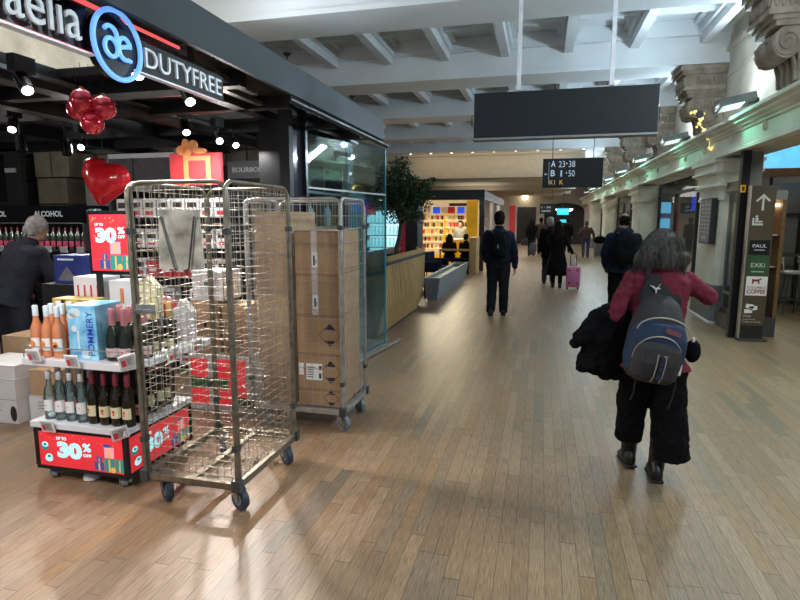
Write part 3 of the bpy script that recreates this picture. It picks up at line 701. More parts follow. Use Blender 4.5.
# canopy fascia over the shop front
e = empty('shop_fascia', (0, 0, 0), 0, 'long slate grey fascia band running over the open shop front', 'fascia')
MB().box((-1.93, -1.2, 2.64), (-1.90, 6.76, 2.87)).box((-2.5, -1.2, 2.80), (-1.93, 6.76, 2.87)).build('band', 'fascia', e)
MB().box((-2.5, -1.2, 2.79), (-1.93, 6.7, 2.80)).build('underside', 'black', e)
MB().tube([(-1.92, 4.1, 2.60), (-1.92, 6.95, 2.60)], .03, 10).build('roller_tube', 'blackgl', e)
for i, y in enumerate((4.28, 5.86)):
    h = empty('fascia_hanger', (-2.0, y, 2.865), 0, ['thin black hanger rod with cone foot on the fascia, nearer one', 'thin black hanger rod with cone foot on the fascia, farther one'][i], 'hanger')
    MB().cyl((0, 0, .0), (0, 0, .12), .005, n=6).build('rod', 'black', h); MB().cyl((0, 0, .09), (0, 0, .12), .006, .036, n=14).build('cone', 'black', h)
# illuminated shop sign
e = empty('shop_sign', (-2.06, 0, 0), 0, 'black shop sign with white lettering, blue round logo and red light strips', 'sign')
f = Fr((0, 0, 0), (0, 1, 0), (0, 0, 1))
MB().box((-.03, 2.61, 2.445), (0, 3.42, 2.61)).build('panel', 'ink', e, .003)
MB().box((-.032, 1.0, 2.44), (.006, 3.42, 2.448)).build('lower_edge', 'silverlet', e)
MB().box((-.05, 1.2, 2.452), (-.03, 2.31, 2.68)).build('backing', 'blackgl', e)
m = MB(); m.box((-.028, 1.2, 2.665), (-.018, 2.42, 2.685)); m.box((-.02, 1.2, 2.447), (-.0, 2.35, 2.453)); m.box((-.028, 2.52, 2.665), (-.018, 3.0, 2.68)); m.build('light_strip', 'redled', e)
m = MB(); put_text(m, 'aelia', f, 1.845, 2.478, .175, .375, .012, .012); m.build('lettering', 'lettering', e)
m = MB(); put_text(m, 'DUTYFREE', f, 2.655, 2.478, .100, .725, .001, .012); m.build('lettering', 'silverlet', e)
lg = MB()
cy, cz = 2.435, 2.522
lg.tube([(.03, cy+.158*math.cos(2*PI*i/48), cz+.158*math.sin(2*PI*i/48)) for i in range(48)], .0125, 8, closed=True)
lg.build('logo_ring', 'neon', e)
lg = MB()
P = arc((.03, cy-.045, cz-.02), .042, 0, 2*PI, 20, 'YZ'); lg.tube(P, .0105, 8)       # bowl of the first letter
P = [(.03, cy-.003, cz-.02), (.03, cy-.002, cz+.02)] + [V((.03, cy-.046+.043*math.cos(a), cz+.035+.042*math.sin(a))) for a in [math.radians(d) for d in range(0, 165, 15)]]
lg.tube(P, .0105, 8)
P = [V((.03, cy+.046+.042*math.cos(a), cz-.005+.052*math.sin(a))) for a in [math.radians(d) for d in range(-5, 300, 12)]] + [V((.03, cy+.085, cz-.055))]
P = [V((.03, cy+.0, cz-.01)), V((.03, cy+.03, cz+.0)), V((.03, cy+.07, cz+.012))] + P[2:]
lg.tube(P, .0105, 8); lg.build('logo_letters', 'neon', e)
MB().cyl((-.03, cy, cz), (.012, cy, cz), .15, n=32).build('logo_disc', 'blackgl', e)
MB().cyl((-.03, cy, cz-.0), (.03, cy, cz-.0), .003, n=6).build('logo_stud', 'black', e)
m = MB(); m.box((-.02, 3.07, 2.61), (-.0, 3.11, 2.72)); m.box((-.06, 3.02, 2.70), (.04, 3.16, 2.72)); m.build('hanger', 'darkgrey', e)
for y in (1.7, 5.2): spot((-3.9, y, 3.0), (-2.6, y+.2, 4.9), 155, 110, .8, (.66, .85, 1), .08)   # unseen uplights added above the shop roof to brighten the left ceiling
# spotlights
SP = [(-3.22, 3.02, 2.5, 'bright can spotlight left of the hanging red baubles', (-.9, 2.0, 0), 52),
      (-2.32, 2.93, 2.52, 'can spotlight tilted under the round blue logo', (-1.2, 1.0, 0), 48),
      (-2.42, 3.58, 2.5, 'bright can spotlight under the sign lettering', (-.6, 2.2, 0), 60),
      (-3.22, 4.68, 2.48, 'dark can spotlight above the gift board', (-1.6, 3.0, 0), 40),
      (-4.9, 5.2, 2.46, 'bright can spotlight left of the heart balloon', (-3.4, 2.4, .5), 60),
      (-3.2, 5.2, 2.47, 'glaring can spotlight right of the gift board', (-.3, 2.2, 0), 115),
      (-3.25, 5.6, 2.48, 'small can spotlight beside the glaring one', (-.6, 3.4, 0), 60),
      (-4.75, 4.25, 2.5, 'dark can spotlight at the left picture edge', (-3.4, 2.6, .6), 40)]
cs = None
for (x, y, z, lab, tg, pw) in SP:
    e = empty('can_spotlight', (x, y, z), 0, lab, 'spotlight', 'can spotlights under the shop ceiling')
    d = (V(tg)-V((x, y, z))).normalized(); q = d.to_track_quat('-Z', 'Y').to_matrix()
    m = MB(); m.cyl(-d*-.0, -d*.15, .043, n=18, caps=True); m.build('can', 'blackgl', e)
    MB().cyl(d*.001, d*.004, .033, n=18).build('lens', 'lampwhite', e)
    p = -d*.09; MB().cyl(p, (p.x, p.y, 2.63-z), .012, n=8).box((p.x-.03, p.y-.08, 2.62-z), (p.x+.03, p.y+.08, 2.72-z)).build('bracket', 'black', e)
    spot(V((x, y, z))+d*.03, tg, pw*1.7, 85, .7, (1, .93, .86), .035)
for i, (x, y) in enumerate(((-5.05, 4.6), (-4.85, 4.95))):
    e = empty('can_spotlight', (x, y, 2.5), 0, ['unlit black can spotlight, left of a pair', 'unlit black can spotlight, right of a pair'][i], 'spotlight', 'can spotlights under the shop ceiling')
    MB().cyl((0, 0, .0), (.04, -.03, -.15), .05, n=16).build('can', 'blackgl', e); MB().cyl((0, 0, 0), (0, 0, .22), .012, n=8).build('bracket', 'black', e)
spot((-2.5, .5, 2.55), (-2.7, 3.0, .6), 105, 75, .8, (1, .95, .92), .05); spot((-3.4, 1.2, 2.55), (-3.3, 3.4, .7), 95, 80, .8, (1, .95, .92), .05)
point((-3.6, 3.6, 3.6), 45, (1, .95, .88), .2); point((-3.4, 5.4, 3.6), 35, (1, .95, .9), .2); point((-5.6, 3.6, 2.3), 34, (1, .95, .9), .25)

# ---- back of the shop
GX = empty('gondola_shelf', (0, 0, 0), 0, 'black wall shelf with the white ALCOHOL header behind the stooping man', 'shelf')
x0, x1, Y0 = -8.1, -5.70, 6.0
MB().box((x0, Y0+.45, 0), (x1, Y0+.5, 1.66)).build('back_panel', 'dgpanel', GX)
MB().box((x0, Y0, 1.64), (x1, Y0+.5, 1.86)).build('header', 'blackgl', GX)
m = MB(); f = Fr((0, Y0, 0)); put_text(m, 'ALCOHOL', f, -6.48, 1.715, .075, .46, .002, bold=.03); put_text(m, 'ALCOHOL', f, -7.40, 1.715, .075, .46, .002, bold=.03); m.build('lettering', 'lettering', GX)
for z in (.1, .55, .95, 1.27): MB().box((x0, Y0, z-.03), (x1, Y0+.45, z)).build('shelf_board', 'blackgl', GX)
MB().box((x0, Y0, 0), (x1, Y0+.5, .07)).build('plinth', 'black', GX)
MB().box((x1-.03, Y0, 0), (x1, Y0+.5, 1.66)).build('side_panel', 'steel', GX)
MB().box((x0, Y0+.02, 1.625), (x1, Y0+.05, 1.64)).build('lamp_strip', 'lgrey', GX)
area((-6.6, Y0+.05, 1.62), (math.radians(-20), 0, 0), 1.8, 12, (1, 1, 1), .05)
m = MB()
for i in range(7): m.box((-7.4+.26*i, Y0-.012, 1.25), (-7.29+.26*i, Y0-.004, 1.33))
m.build('price_tag', 'paper', GX)

def bottle_proto(name, prof, bodym, capm, capz, labm=None, lab=None, mark=None, n=16):
    e = empty(name)
    body = [p for p in prof if p[1] <= capz+1e-6]; cap = [p for p in prof if p[1] >= capz-1e-6]
    MB().lathe(body, n=n).build('glass_body', bodym, e)
    MB().lathe([(r+.0012, z) for r, z in cap], n=n).build('cap' if capm not in ('pinkfoil', 'goldfoil', 'redfoil') else 'foil', capm, e)
    if lab:
        z0, z1, r = lab; k = 11
        vs = []; a0, a1 = -PI/2-1.15, -PI/2+1.15
        for i in range(k+1):
            a = a0+(a1-a0)*i/k
            for z in (z0, z1): vs.append((r*math.cos(a), r*math.sin(a), z))
        m = MB().add(vs, [(2*i, 2*i+2, 2*i+3, 2*i+1) for i in range(k)], 0, True)
        lo = m.build('label_sticker', labm, e)
        if mark:
            mm, shapes = mark; m = MB()
            for (ax, zz, rr) in shapes:
                a = -PI/2+ax/r; o = V((math.cos(a)*(r+.001), math.sin(a)*(r+.001), zz)); u = V((-math.sin(a), math.cos(a), 0))
                m.disc(Fr(o, u), 0, 0, rr, 0, .0006, n=10)
            m.build('print', mm, lo)
    return e
wine = bottle_proto('wine_bottle', [(.03, 0), (.037, .005), (.038, .18), (.03, .215), (.014, .25), (.014, .255), (.0145, .31), (.012, .315)], 'dkglass', 'redfoil', .255, 'maroon', (.05, .12, .0385), n=10)
first = True
for z, xs0, n in ((1.27, -7.7, 19), (.95, -7.7, 0)):
    for i in range(n):
        o = wine if first else dup(wine, (0, 0, 0)); first = False
        o.location = (xs0+.1*i, Y0+.2, z)
        tag(o, 'dark wine bottle on the top shelf under the ALCOHOL header', 'bottle', 'dark bottles under the ALCOHOL header')
for i in range(4):
    e = empty('orange_box', (-6.22+.13*i, Y0+.1, .95), 0, ['orange gift carton, leftmost on the second shelf', 'orange gift carton, second on the second shelf', 'orange gift carton, third on the second shelf', 'orange gift carton, rightmost on the second shelf'][i], 'box', 'orange gift cartons under the ALCOHOL header')
    MB().box((0, 0, 0), (.115, .1, .24)).build('carton', 'orangebox', e, .003)
    m = MB(); m.disc(Fr((0, 0, 0)), .057, .12, .035, .001); m.build('print', 'creamlab', e)
for i in range(12):
    o = dup(wine, (-7.6+.11*i, Y0+.2, .55)); tag(o, 'dark wine bottle on the lower shelf behind the stooping man', 'bottle', 'dark bottles on the lower shelf')
# walls, stone pier and panels at the back
e = empty('stone_pier', (-6.9, 6.75, 0), 0, 'old beige stone pier rising behind the ALCOHOL header', 'pier')
m = MB()
for k in range(7): m.box((-.3+.02*(k % 2), 0, .38*k), (.3-.03*(k % 3), .5, .38*k+.372))
m.build('blocks', 'rough', e, .012)
e = empty('dark_window_unit', (-7.85, 6.4, 0), 0, 'dark grey framed window unit at the left edge above the shelf', 'window')
MB().box((0, 0, 1.85), (.78, .08, 2.66)).build('frame', 'darkgrey', e, .005); MB().box((.05, -.012, 1.93), (.5, 0, 2.58)).build('pane', 'blackgl', e); MB().box((.52, -.02, 2.33), (.7, 0, 2.39)).build('white_tab', 'paper', e)
e = empty('upright_board', (-6.22, 6.62, 0), 0, 'pale grey upright panel between the stone pier and the heart balloon', 'panel')
MB().box((0, 0, 0), (.42, .06, 2.5)).build('board', 'lgrey', e, .003)
e = empty('grey_panel', (-5.78, 6.6, 0), 0, 'large charcoal wall panel behind the heart balloon', 'panel')
MB().box((0, 0, 0), (1.12, .07, 2.56)).build('board', 'purple', e); MB().box((0, -.01, 2.5), (1.15, .0, 2.56)).build('top_trim', 'silverlet', e); MB().box((.38, -.005, 0), (.39, 0, 2.5)).build('joint', 'black', e)
tag(MB().box((-4.68, 6.5, 0), (-4.56, 6.62, 2.6)).build('white_post', 'lgrey'), 'white upright post left of the gift board', 'post')
e = empty('slat_screen', (-4.5, 6.5, 0), 0, 'dark screen of thin upright slats behind the empty cage', 'screen')
m = MB()
for k in range(14): m.box((.045*k, 0, 0), (.045*k+.022, .04, 2.3))
m.build('slats', 'dgpanel', e); MB().box((0, 0, 2.3), (.65, .04, 2.36)).build('rail', 'black', e)
for i, (x, t) in enumerate(((-4.52, 'BORDEAUX'), (-3.88, 'BOURBON'))):
    e = empty('aisle_sign', (x, 6.5, 0), 0, 'grey aisle sign reading ' + t, 'sign')
    MB().box((0, -.04, 2.19), (.56, -.01, 2.41)).build('board', 'grey', e, .003)
    m = MB(); put_text(m, t, Fr((0, -.04, 0)), .28, 2.27, .06, .42, .002, align='c'); m.build('lettering', 'lettering', e)
    MB().box((.26, -.03, 2.41), (.28, -.02, 2.62)).build('hanger', 'black', e)
# shelving unit with white cartons behind the cages, and the gift board on it
e = empty('shelving_unit', (-4.55, 5.15, 0), 0, 'black shelving unit stocked with white cartons behind the wire cages', 'shelf')
MB().box((0, .42, 0), (1.45, .46, 2.03)).build('back_panel', 'dgpanel', e)
for x in (0, 1.42): MB().box((x, 0, 0), (x+.03, .46, 2.03)).build('side_panel', 'black', e)
for z in (.1, .42, .74, 1.06, 1.38, 1.70, 2.03): MB().box((0, -.01, z-.03), (1.45, .44, z)).build('shelf_board', 'blackgl', e)
cp = empty('white_carton_pack'); MB().box((0, 0, 0), (.15, .12, .2)).build('carton', 'whitebox', cp, .003)
m = MB(); m.rect(Fr((0, 0, 0)), .02, .1, .13, .16, .001); m.build('dark_print', 'ink', cp); m = MB(); m.rect(Fr((0, 0, 0)), .03, .03, .12, .07, .001); m.build('red_print', 'redpr', cp)
rp2 = empty('red_carton_pack'); MB().box((0, 0, 0), (.13, .12, .17)).build('carton', 'redpr', rp2, .003); m = MB(); m.rect(Fr((0, 0, 0)), .02, .06, .11, .1, .001); m.build('print', 'paper', rp2)
f1 = f2 = True
for k, z in enumerate((.1, .42, .74, 1.06, 1.38, 1.70)):
    for i in range(8):
        x = -4.50+.172*i
        if k == 3 and i in (2, 3, 4, 5) or (k == 1 and i < 3):
            o = rp2 if f1 else dup(rp2, (0, 0, 0)); f1 = False; tag(o, 'small red carton on the black shelving unit behind the cages', 'box', 'red cartons on the shelving unit')
        else:
            if random.random() < .12: continue
            o = cp if f2 else dup(cp, (0, 0, 0)); f2 = False; tag(o, 'white carton with dark and red print on the black shelving unit', 'box', 'white cartons on the shelving unit')
        o.location = (x+random.uniform(-.005, .005), 5.2, z)
area((-3.1, 4.9, 2.3), (math.radians(20), 0, 0), 1.0, 9, (1, .98, .95), .1)
e = empty('gift_board', (-3.80, 5.2, 2.03), 0, 'red cut-out gift box board with an orange ribbon bow on the shelving unit', 'display board')
MB().box((.0, 0, 0), (.60, .04, .33)).build('board', 'giftred', e, .003)
m = MB(); f = Fr((0, 0, 0)); m.rect(f, .17, 0, .225, .33, .001, .006); m.rect(f, .43, 0, .485, .27, .001, .006); m.rect(f, .225, .255, .485, .30, .001, .005)
m.build('ribbon', 'giftgold', e)
m = MB()
for (x, z, r, sx) in ((.15, .36, .05, 1.1), (.20, .42, .055, .7), (.29, .41, .05, .9), (.36, .35, .03, 2.6), (.22, .34, .045, 1)): m.disc(f, x, z, r, -.02, .03, n=18, sx=sx)
m.build('bow', 'giftgold', e)
# heart and baubles
e = empty('heart_balloon', (-4.0, 4.5, 2.03), math.radians(6), 'big glossy red heart balloon hanging by the charcoal panel', 'balloon')
m = MB()
for q in (-1, 1):
    m.ell((q*.105, 0, .075), (.155, .10, .125)); m.chain([(q*.10, 0, .05), (q*.05, 0, -.08), (0, 0, -.185)], [.115, .09, .035]); m.cap((q*.17, 0, .04), (q*.02, 0, -.17), .085, .05)
m.ell((0, 0, .015), (.18, .122, .155)); m.ell((0, 0, -.07), (.12, .11, .12))
o = blob(m, 'heart', 'heart', e, .012, 34); o.rotation_euler = (0, math.radians(17), 0); o.scale = (.93, 1, 1.04)
MB().box((-.02, -.015, .13), (.02, .015, .22)).build('clip', 'black', e); MB().cyl((0, 0, .2), (0, 0, .62), .003, n=6).build('cord', 'black', e)
for i, (x, y, z, r, lab) in enumerate(((-3.13, 3.32, 2.435, .072, 'red metallic bauble, leftmost of the hanging cluster'), (-3.03, 3.26, 2.47, .08, 'red metallic bauble, front one of the hanging cluster'),
                                    (-2.93, 3.34, 2.44, .078, 'red metallic bauble, right one of the hanging cluster'), (-3.00, 3.30, 2.335, .076, 'red metallic bauble, lowest of the hanging cluster'))):
    e = empty('bauble', (x, y, z), 0, lab, 'bauble', 'red baubles hanging under the shop ceiling')
    MB().ell((0, 0, 0), (r, r, r*1.03), n=24).build('ball', 'redshiny', e); MB().cyl((0, 0, r*.98), (0, 0, r*1.2), .012, n=10).build('cap', 'goldfoil', e)
    MB().cyl((0, 0, r*1.2), (.0, 0, 2.72-z), .002, n=5).build('cord', 'black', e)
# ---- charcoal return wall and glazed end of the shop front
e = empty('partition_panel', (0, 0, 0), 0, 'tall charcoal partition beside the black posts of the shop front', 'partition')
MB().box((-2.66, 5.0, 0), (-2.28, 5.05, 2.62)).build('board', 'black', e)
e = empty('black_post', (0, 0, 0), 0, 'pair of black posts with a dark glossy panel between them at the shop corner', 'post')
MB().box((-2.32, 4.74, 0), (-2.22, 4.82, 2.72)).build('near_post', 'black', e); MB().box((-2.28, 5.06, 0), (-2.20, 5.11, 2.72)).build('far_post', 'blackgl', e)
MB().box((-2.27, 4.82, 0), (-2.245, 5.06, 2.6)).build('panel', mat('dark_lilac_gloss', (.03, .026, .038), .12, var=.1), e)
e = empty('shop_window', (-2.235, 5.115, 0), -.1412, 'tall teal tinted glass shop front beside the tree', 'window')
LW_ = 1.92
for y0, y1 in ((.01, .95), (.965, LW_)):
    MB().box((-.006, y0, .06), (.006, y1, 1.985)).build('pane', 'glass', e); MB().box((-.006, y0, 2.0), (.006, y1, 2.575)).build('upper_pane', 'glass', e)
MB().box((-.012, 0, 1.983), (.012, LW_, 2.0)).build('mid_rail', 'steel', e)
MB().box((-.007, LW_-.005, .06), (.007, LW_+.025, 2.56)).build('glass_edge', 'glassedge', e)
MB().box((-.5, LW_+.0, .06), (-.01, LW_+.012, 2.56)).build('return_pane', 'glass', e)
m = MB(); m.box((-.05, -.0, .0), (.05, LW_+.05, .055)); m.box((.05, .5, .02), (.10, LW_+.35, .05)); m.build('kerb_rail', 'steel', e)
MB().box((-.05, .93, .06), (-.015, .985, 2.57)).build('mullion', 'darkgrey', e)
e = empty('teal_door', (-2.22, 6.36, 0), 0, 'dark teal door leaf behind the far end of the glass shop front', 'door')
MB().box((-.04, 0, .07), (0, .6, 2.02)).build('leaf', 'glassedge', e, .003); MB().box((.0, .08, .9), (.02, .11, 1.2)).build('handle', 'steel', e)
# display shelf behind the glass
e = empty('display_shelf', (-2.92, 5.62, 0), 0, 'dark display shelf with lit bottles behind the glass shop front', 'shelf')
MB().box((0, 0, 0), (.03, 1.3, 2.3)).build('back_panel', 'blackgl', e)
for y in (0, .64, 1.27): MB().box((0, y, 0), (.42, y+.03, 2.3)).build('upright', 'black', e)
for z in (.25, .7, 1.15, 1.6, 2.0): MB().box((0, 0, z-.03), (.42, 1.3, z)).build('shelf_board', 'grey', e)
area((-2.3, 5.5, 2.5), (0, math.radians(30), 0), 1.2, 10, (.85, .95, 1), .1)
spir = bottle_proto('spirit_bottle', [(.03, 0), (.042, .006), (.043, .17), (.03, .21), (.015, .235), (.015, .24), (.016, .29), (.012, .295)], 'rosecap', 'goldfoil', .24, 'paper', (.05, .13, .0435), n=12)
first = True
for z in (.25, .7, 1.15, 1.6):
    for i in range(8):
        if random.random() < .15: continue
        o = spir if first else dup(spir, (0, 0, 0)); first = False
        o.location = (-2.64, 5.74+.14*i, z); o.rotation_euler = (0, 0, PI/2)
        tag(o, 'pale spirit bottle with gold cap on the shelf behind the glass front', 'bottle', 'pale bottles behind the glass shop front')
for i in range(3):
    e = empty('red_tin', (-2.66, 5.75+.12*i, 2.0), PI/2, 'round red tin on top of the display shelf behind the glass', 'tin', 'red tins behind the glass')
    MB().cyl((0, 0, 0), (0, 0, .13), .048, n=16).build('tin', 'redpr', e); MB().cyl((0, 0, .05), (0, 0, .09), .0487, n=16).build('band', 'orangepr', e)

# ------------------------------------------------------------------ hanging signs
e = empty('hanging_sign', (.16, 6.0, 2.52), 0, 'large blank charcoal hanging sign box near the camera', 'sign')
MB().box((-.875, 0, 0), (.905, .16, .45)).build('sign_box', 'signblack', e, .006)
MB().box((-.885, -.005, -.02), (.915, .165, .0)).build('bottom_trim', 'grey', e)
for x in (-.43, .47): MB().box((x-.02, .06, .45), (x+.02, .1, 2.34)).build('hanger_pole', 'silverlet', e)
m = MB(); m.box((-.55, .06, .45), (-.3, .1, .475)); m.box((.2, .06, .45), (.7, .1, .475)); m.build('top_rail', 'lgrey', e)
for x in (-.885, .905): MB().tube([(x, .08, .14), (x+(.02 if x > 0 else -.02), .08, .14), (x+(.02 if x > 0 else -.02), .08, .24), (x, .08, .24)], .005, 6).build('latch', 'darkgrey', e)
e = empty('hanging_sign', (0, 11.6, 2.3), 0, 'black gate sign with rows A, B and K in pale blue and amber', 'sign')
MB().box((0, 0, 0), (1.13, .12, .56)).build('sign_box', 'signblack', e, .005)
for x in (.18, .95): MB().cyl((x, .06, .56), (x, .06, 2.56), .008, n=8).build('hanger_pole', 'darkgrey', e); 
m = MB(); f = Fr((0, 0, 0))
put_text(m, 'A', f, .155, .40, .12, .085, .002, bold=.02); put_text(m, 'B', f, .155, .22, .12, .08, .002, bold=.02)
put_text(m, '23', f, .30, .39, .12, .12, .002); put_text(m, '38', f, .49, .39, .12, .12, .002); put_text(m, '1', f, .34, .21, .12, .03, .002); put_text(m, '50', f, .49, .21, .12, .12, .002)
for z in (.45, .27): m.prism([(.435, z), (.47, z), (.452, z+.035)], f.O+f.n*.002, f.u, f.w, f.n, .002)
m.prism([(.03, .26), (.06, .24), (.06, .28)], f.O+f.n*.002, f.u, f.w, f.n, .002); m.rect(f, .06, .255, .09, .265, .002); m.rect(f, .115, .06, .12, .5, .002)
m.build('lettering', 'signlet', e)
m = MB(); put_text(m, 'K1', f, .14, .06, .085, .1, .002); put_text(m, 'K', f, .33, .06, .085, .07, .002); m.build('lettering', 'signyel', e)
e = empty('hanging_sign', (-.07, 27, 1.93), 0, 'small dark departures sign hanging far down the hall', 'sign')
MB().box((0, 0, 0), (.64, .1, .46)).build('sign_box', 'signblack', e)
for x in (.1, .54): MB().cyl((x, .05, .46), (x, .05, 1.35), .008, n=6).build('hanger_pole', 'darkgrey', e)
m = MB()
for r in range(2): put_text(m, ['GATES', '1 - 50'][r], f, .08, .08+.17*r, .08, .4, .002)
m.build('lettering', 'signlet', e)
e = empty('cyan_screen', (.70, 27.2, 1.86), 0, 'bright cyan screen beside the small dark departures sign', 'screen')
MB().box((0, 0, 0), (.56, .08, .33)).build('case', 'darkgrey', e); MB().box((.02, -.01, .02), (.54, 0, .31)).build('display', 'cyanscr', e)
MB().cyl((.28, .04, .33), (.28, .04, 1.45), .01, n=6).build('hanger_pole', 'darkgrey', e)
# ------------------------------------------------------------------ roll cages
def castor(e, x, y, ztop, tyre, ang=0, r=.055):
    c = MB(); zz = ztop
    c.cyl((x, y, zz-.02), (x, y, zz), .045, n=14)
    d = V((math.sin(ang), -math.cos(ang), 0)); s_ = V((math.cos(ang), math.sin(ang), 0)); wc = V((x, y, r))+d*.03
    for k in (-1, 1):
        a = V((x, y, zz-.015))+s_*.03*k; b2 = wc+s_*.028*k
        n_ = s_; c.add([a-d*.035, a+d*.035, b2+d*.018, b2-d*.018, a-d*.035+n_*.004*k, a+d*.035+n_*.004*k, b2+d*.018+n_*.004*k, b2-d*.018+n_*.004*k],
                       [(0, 1, 2, 3), (4, 5, 6, 7), (0, 1, 5, 4), (1, 2, 6, 5), (2, 3, 7, 6), (3, 0, 4, 7)])
    c.cyl(wc-s_*.036, wc+s_*.036, .008, n=8)
    o = c.build('castor', 'galv', e)
    q = s_.to_track_quat('Z', 'Y').to_matrix(); m = MB()
    prof = [(.012, -.018), (r*.66, -.018), (r*.68, -.012)]
    m.lathe([(.012, -.014), (r*.6, -.014), (r*.66, -.018), (r*.94, -.02), (r, -.012), (r, .012), (r*.94, .02), (r*.66, .018), (r*.6, .014), (.012, .014)], n=28)
    m.v = [tuple(wc + q @ V(v)) for v in m.v]; m.build('wheel', tyre, o)
    m = MB().cyl(wc-s_*.021, wc+s_*.021, r*.55, n=20); m.build('hub', 'tyreg' if tyre == 'tyre' else 'galv', o)
    return o
def frame_panel(e, p0, p1, z0, z1, tube_m, wire_m, name, hs, vs_, half=False, r=.0115):
    p0 = V((*p0, 0)); p1 = V((*p1, 0)); L = (p1-p0).length; u = (p1-p0).normalized(); c = .075
    pts = [p0+V((0, 0, z0))]
    pts += [p0+u*(c-c*math.cos(t))+V((0, 0, z1-c+c*math.sin(t))) for t in [PI/2*i/6 for i in range(7)]]
    pts += [p1-u*(c-c*math.cos(t))+V((0, 0, z1-c+c*math.sin(t))) for t in [PI/2*i/6 for i in range(6, -1, -1)]]
    pts += [p1+V((0, 0, z0))]
    fr = MB().tube(pts, r, 10); o = fr.build(name, tube_m, e)
    w_ = MB(); z = z0+.03
    n = int((z1-.02-z0)/hs)
    for i in range(n+1):
        zz = z0+.02+hs*i; q = 0
        if zz > z1-c: q = c-math.sqrt(max(c*c-(zz-(z1-c))**2, 0))
        w_.cyl(p0+u*q+V((0, 0, zz)), p1-u*q+V((0, 0, zz)), .0018, n=5, caps=False)
    k = int(L/vs_)
    for i in range(1, k+1):
        x = L*i/(k+1); w_.cyl(p0+u*x+V((0, 0, z0+.01)), p0+u*x+V((0, 0, z1)), .0016, n=5, caps=False)
    w_.build('wire_mesh', wire_m, o)
    return o
def roll_cage(loc, W, D, H, label, tube_m, wire_m, tyre, zb=.19, rz=0, casr=.064, hs=.048, vs_=.05):
    e = empty('roll_cage', loc, rz, label, 'roll cage'); e['group'] = 'wire roll cages'
    m = MB(); t = .035
    for (a, b2) in (((0, 0), (W, t)), ((0, D-t), (W, D)), ((0, 0), (t, D)), ((W-t, 0), (W, D))):
        m.box((a[0], a[1], zb-.04), (b2[0], b2[1], zb))
    m.box((W/2-.02, 0, zb-.03), (W/2+.02, D, zb-.005))
    m.build('base_frame', 'galv' if tube_m == 'galv' else 'oldgalv', e, .003)
    m = MB()
    for i in range(1, 8): m.cyl((W*i/8, .02, zb-.008), (W*i/8, D-.02, zb-.008), .0022, n=5)
    for i in range(1, 9): m.cyl((.02, D*i/9, zb-.004), (W-.02, D*i/9, zb-.004), .0035, n=5)
    m.build('base_grid', wire_m, e)
    for i, (x, y) in enumerate(((.085, .085), (W-.06, .085), (.085, D-.085), (W-.06, D-.085))): castor(e, x, y, zb-.04, tyre, [.95, 1.15, .6, .9][i], casr)
    g = .013
    frame_panel(e, (g, .035), (W-g, .035), zb, H, tube_m, wire_m, 'front_panel', hs, vs_)
    frame_panel(e, (g, D-g), (W-g, D-g), zb, H, tube_m, wire_m, 'back_panel', hs, vs_)
    frame_panel(e, (g-.002, .01), (g-.002, D-.035), zb, H, tube_m, wire_m, 'left_panel', hs, vs_)
    frame_panel(e, (W-g+.002, .01), (W-g+.002, D-.035), zb, H, tube_m, wire_m, 'right_panel', hs, vs_)
    for (x, y) in ((g, .02), (W-g, .02), (g, D-.025), (W-g, D-.025)):
        for z in (.4, 1.62): MB().cb((x, y, z), (.034, .05, .035)).build('corner_clamp', 'darkgrey', e, .004)
    for (x, y) in ((.0, .0), (W, .0), (0, D), (W, D)): MB().cb((x+(.012 if x == 0 else -.012), y+(.012 if y == 0 else -.012), zb-.012), (.052, .052, .07)).build('corner_shoe', 'darkgrey', e, .004)
    return e
rc = roll_cage((-2.245, 2.655, 0), .63, .80, 1.885, 'empty worn wire roll cage with a zinc document plate, nearest the camera', 'oldgalv', 'wire', 'tyre')
m = MB(); m.prism([(.19, 1.41), (.475, 1.41), (.46, 1.735), (.205, 1.735)], (0, .018, 0), (1, 0, 0), (0, 0, 1), (0, -1, 0), .004)
m.prism([(.235, 1.60), (.43, 1.60), (.42, 1.725), (.245, 1.725)], (0, .014, 0), (1, 0, 0), (0, 0, 1), (0, -1, 0), .002)
dh = m.build('document_plate', 'plate', rc, .0015)
MB().tube([(.205, .003, 1.69), (.225, .001, 1.70), (.30, -.003, 1.42), (.315, -.003, 1.405)], .005, 8).tube([(.455, .003, 1.69), (.435, .001, 1.70), (.39, -.003, 1.42), (.375, -.003, 1.405)], .005, 8).build('retaining_wire', 'darkgrey', dh)
m = MB(); m.box((.02, .008, 1.15), (.14, .022, 1.205)); m.box((.02, .0, 1.165), (.16, .008, 1.178)); m.tube([(.16, .004, 1.17), (.185, .004, 1.165), (.19, .004, 1.09), (.175, .004, 1.05)], .005, 8)
m.build('latch_plate', 'galv', rc)
rc2 = roll_cage((-2.265, 3.96, 0), .815, .62, 1.84, 'grey galvanised roll cage loaded with brown cartons beside the glass shop front', 'galv', 'wire2', 'tyreg', hs=.1, vs_=.066)
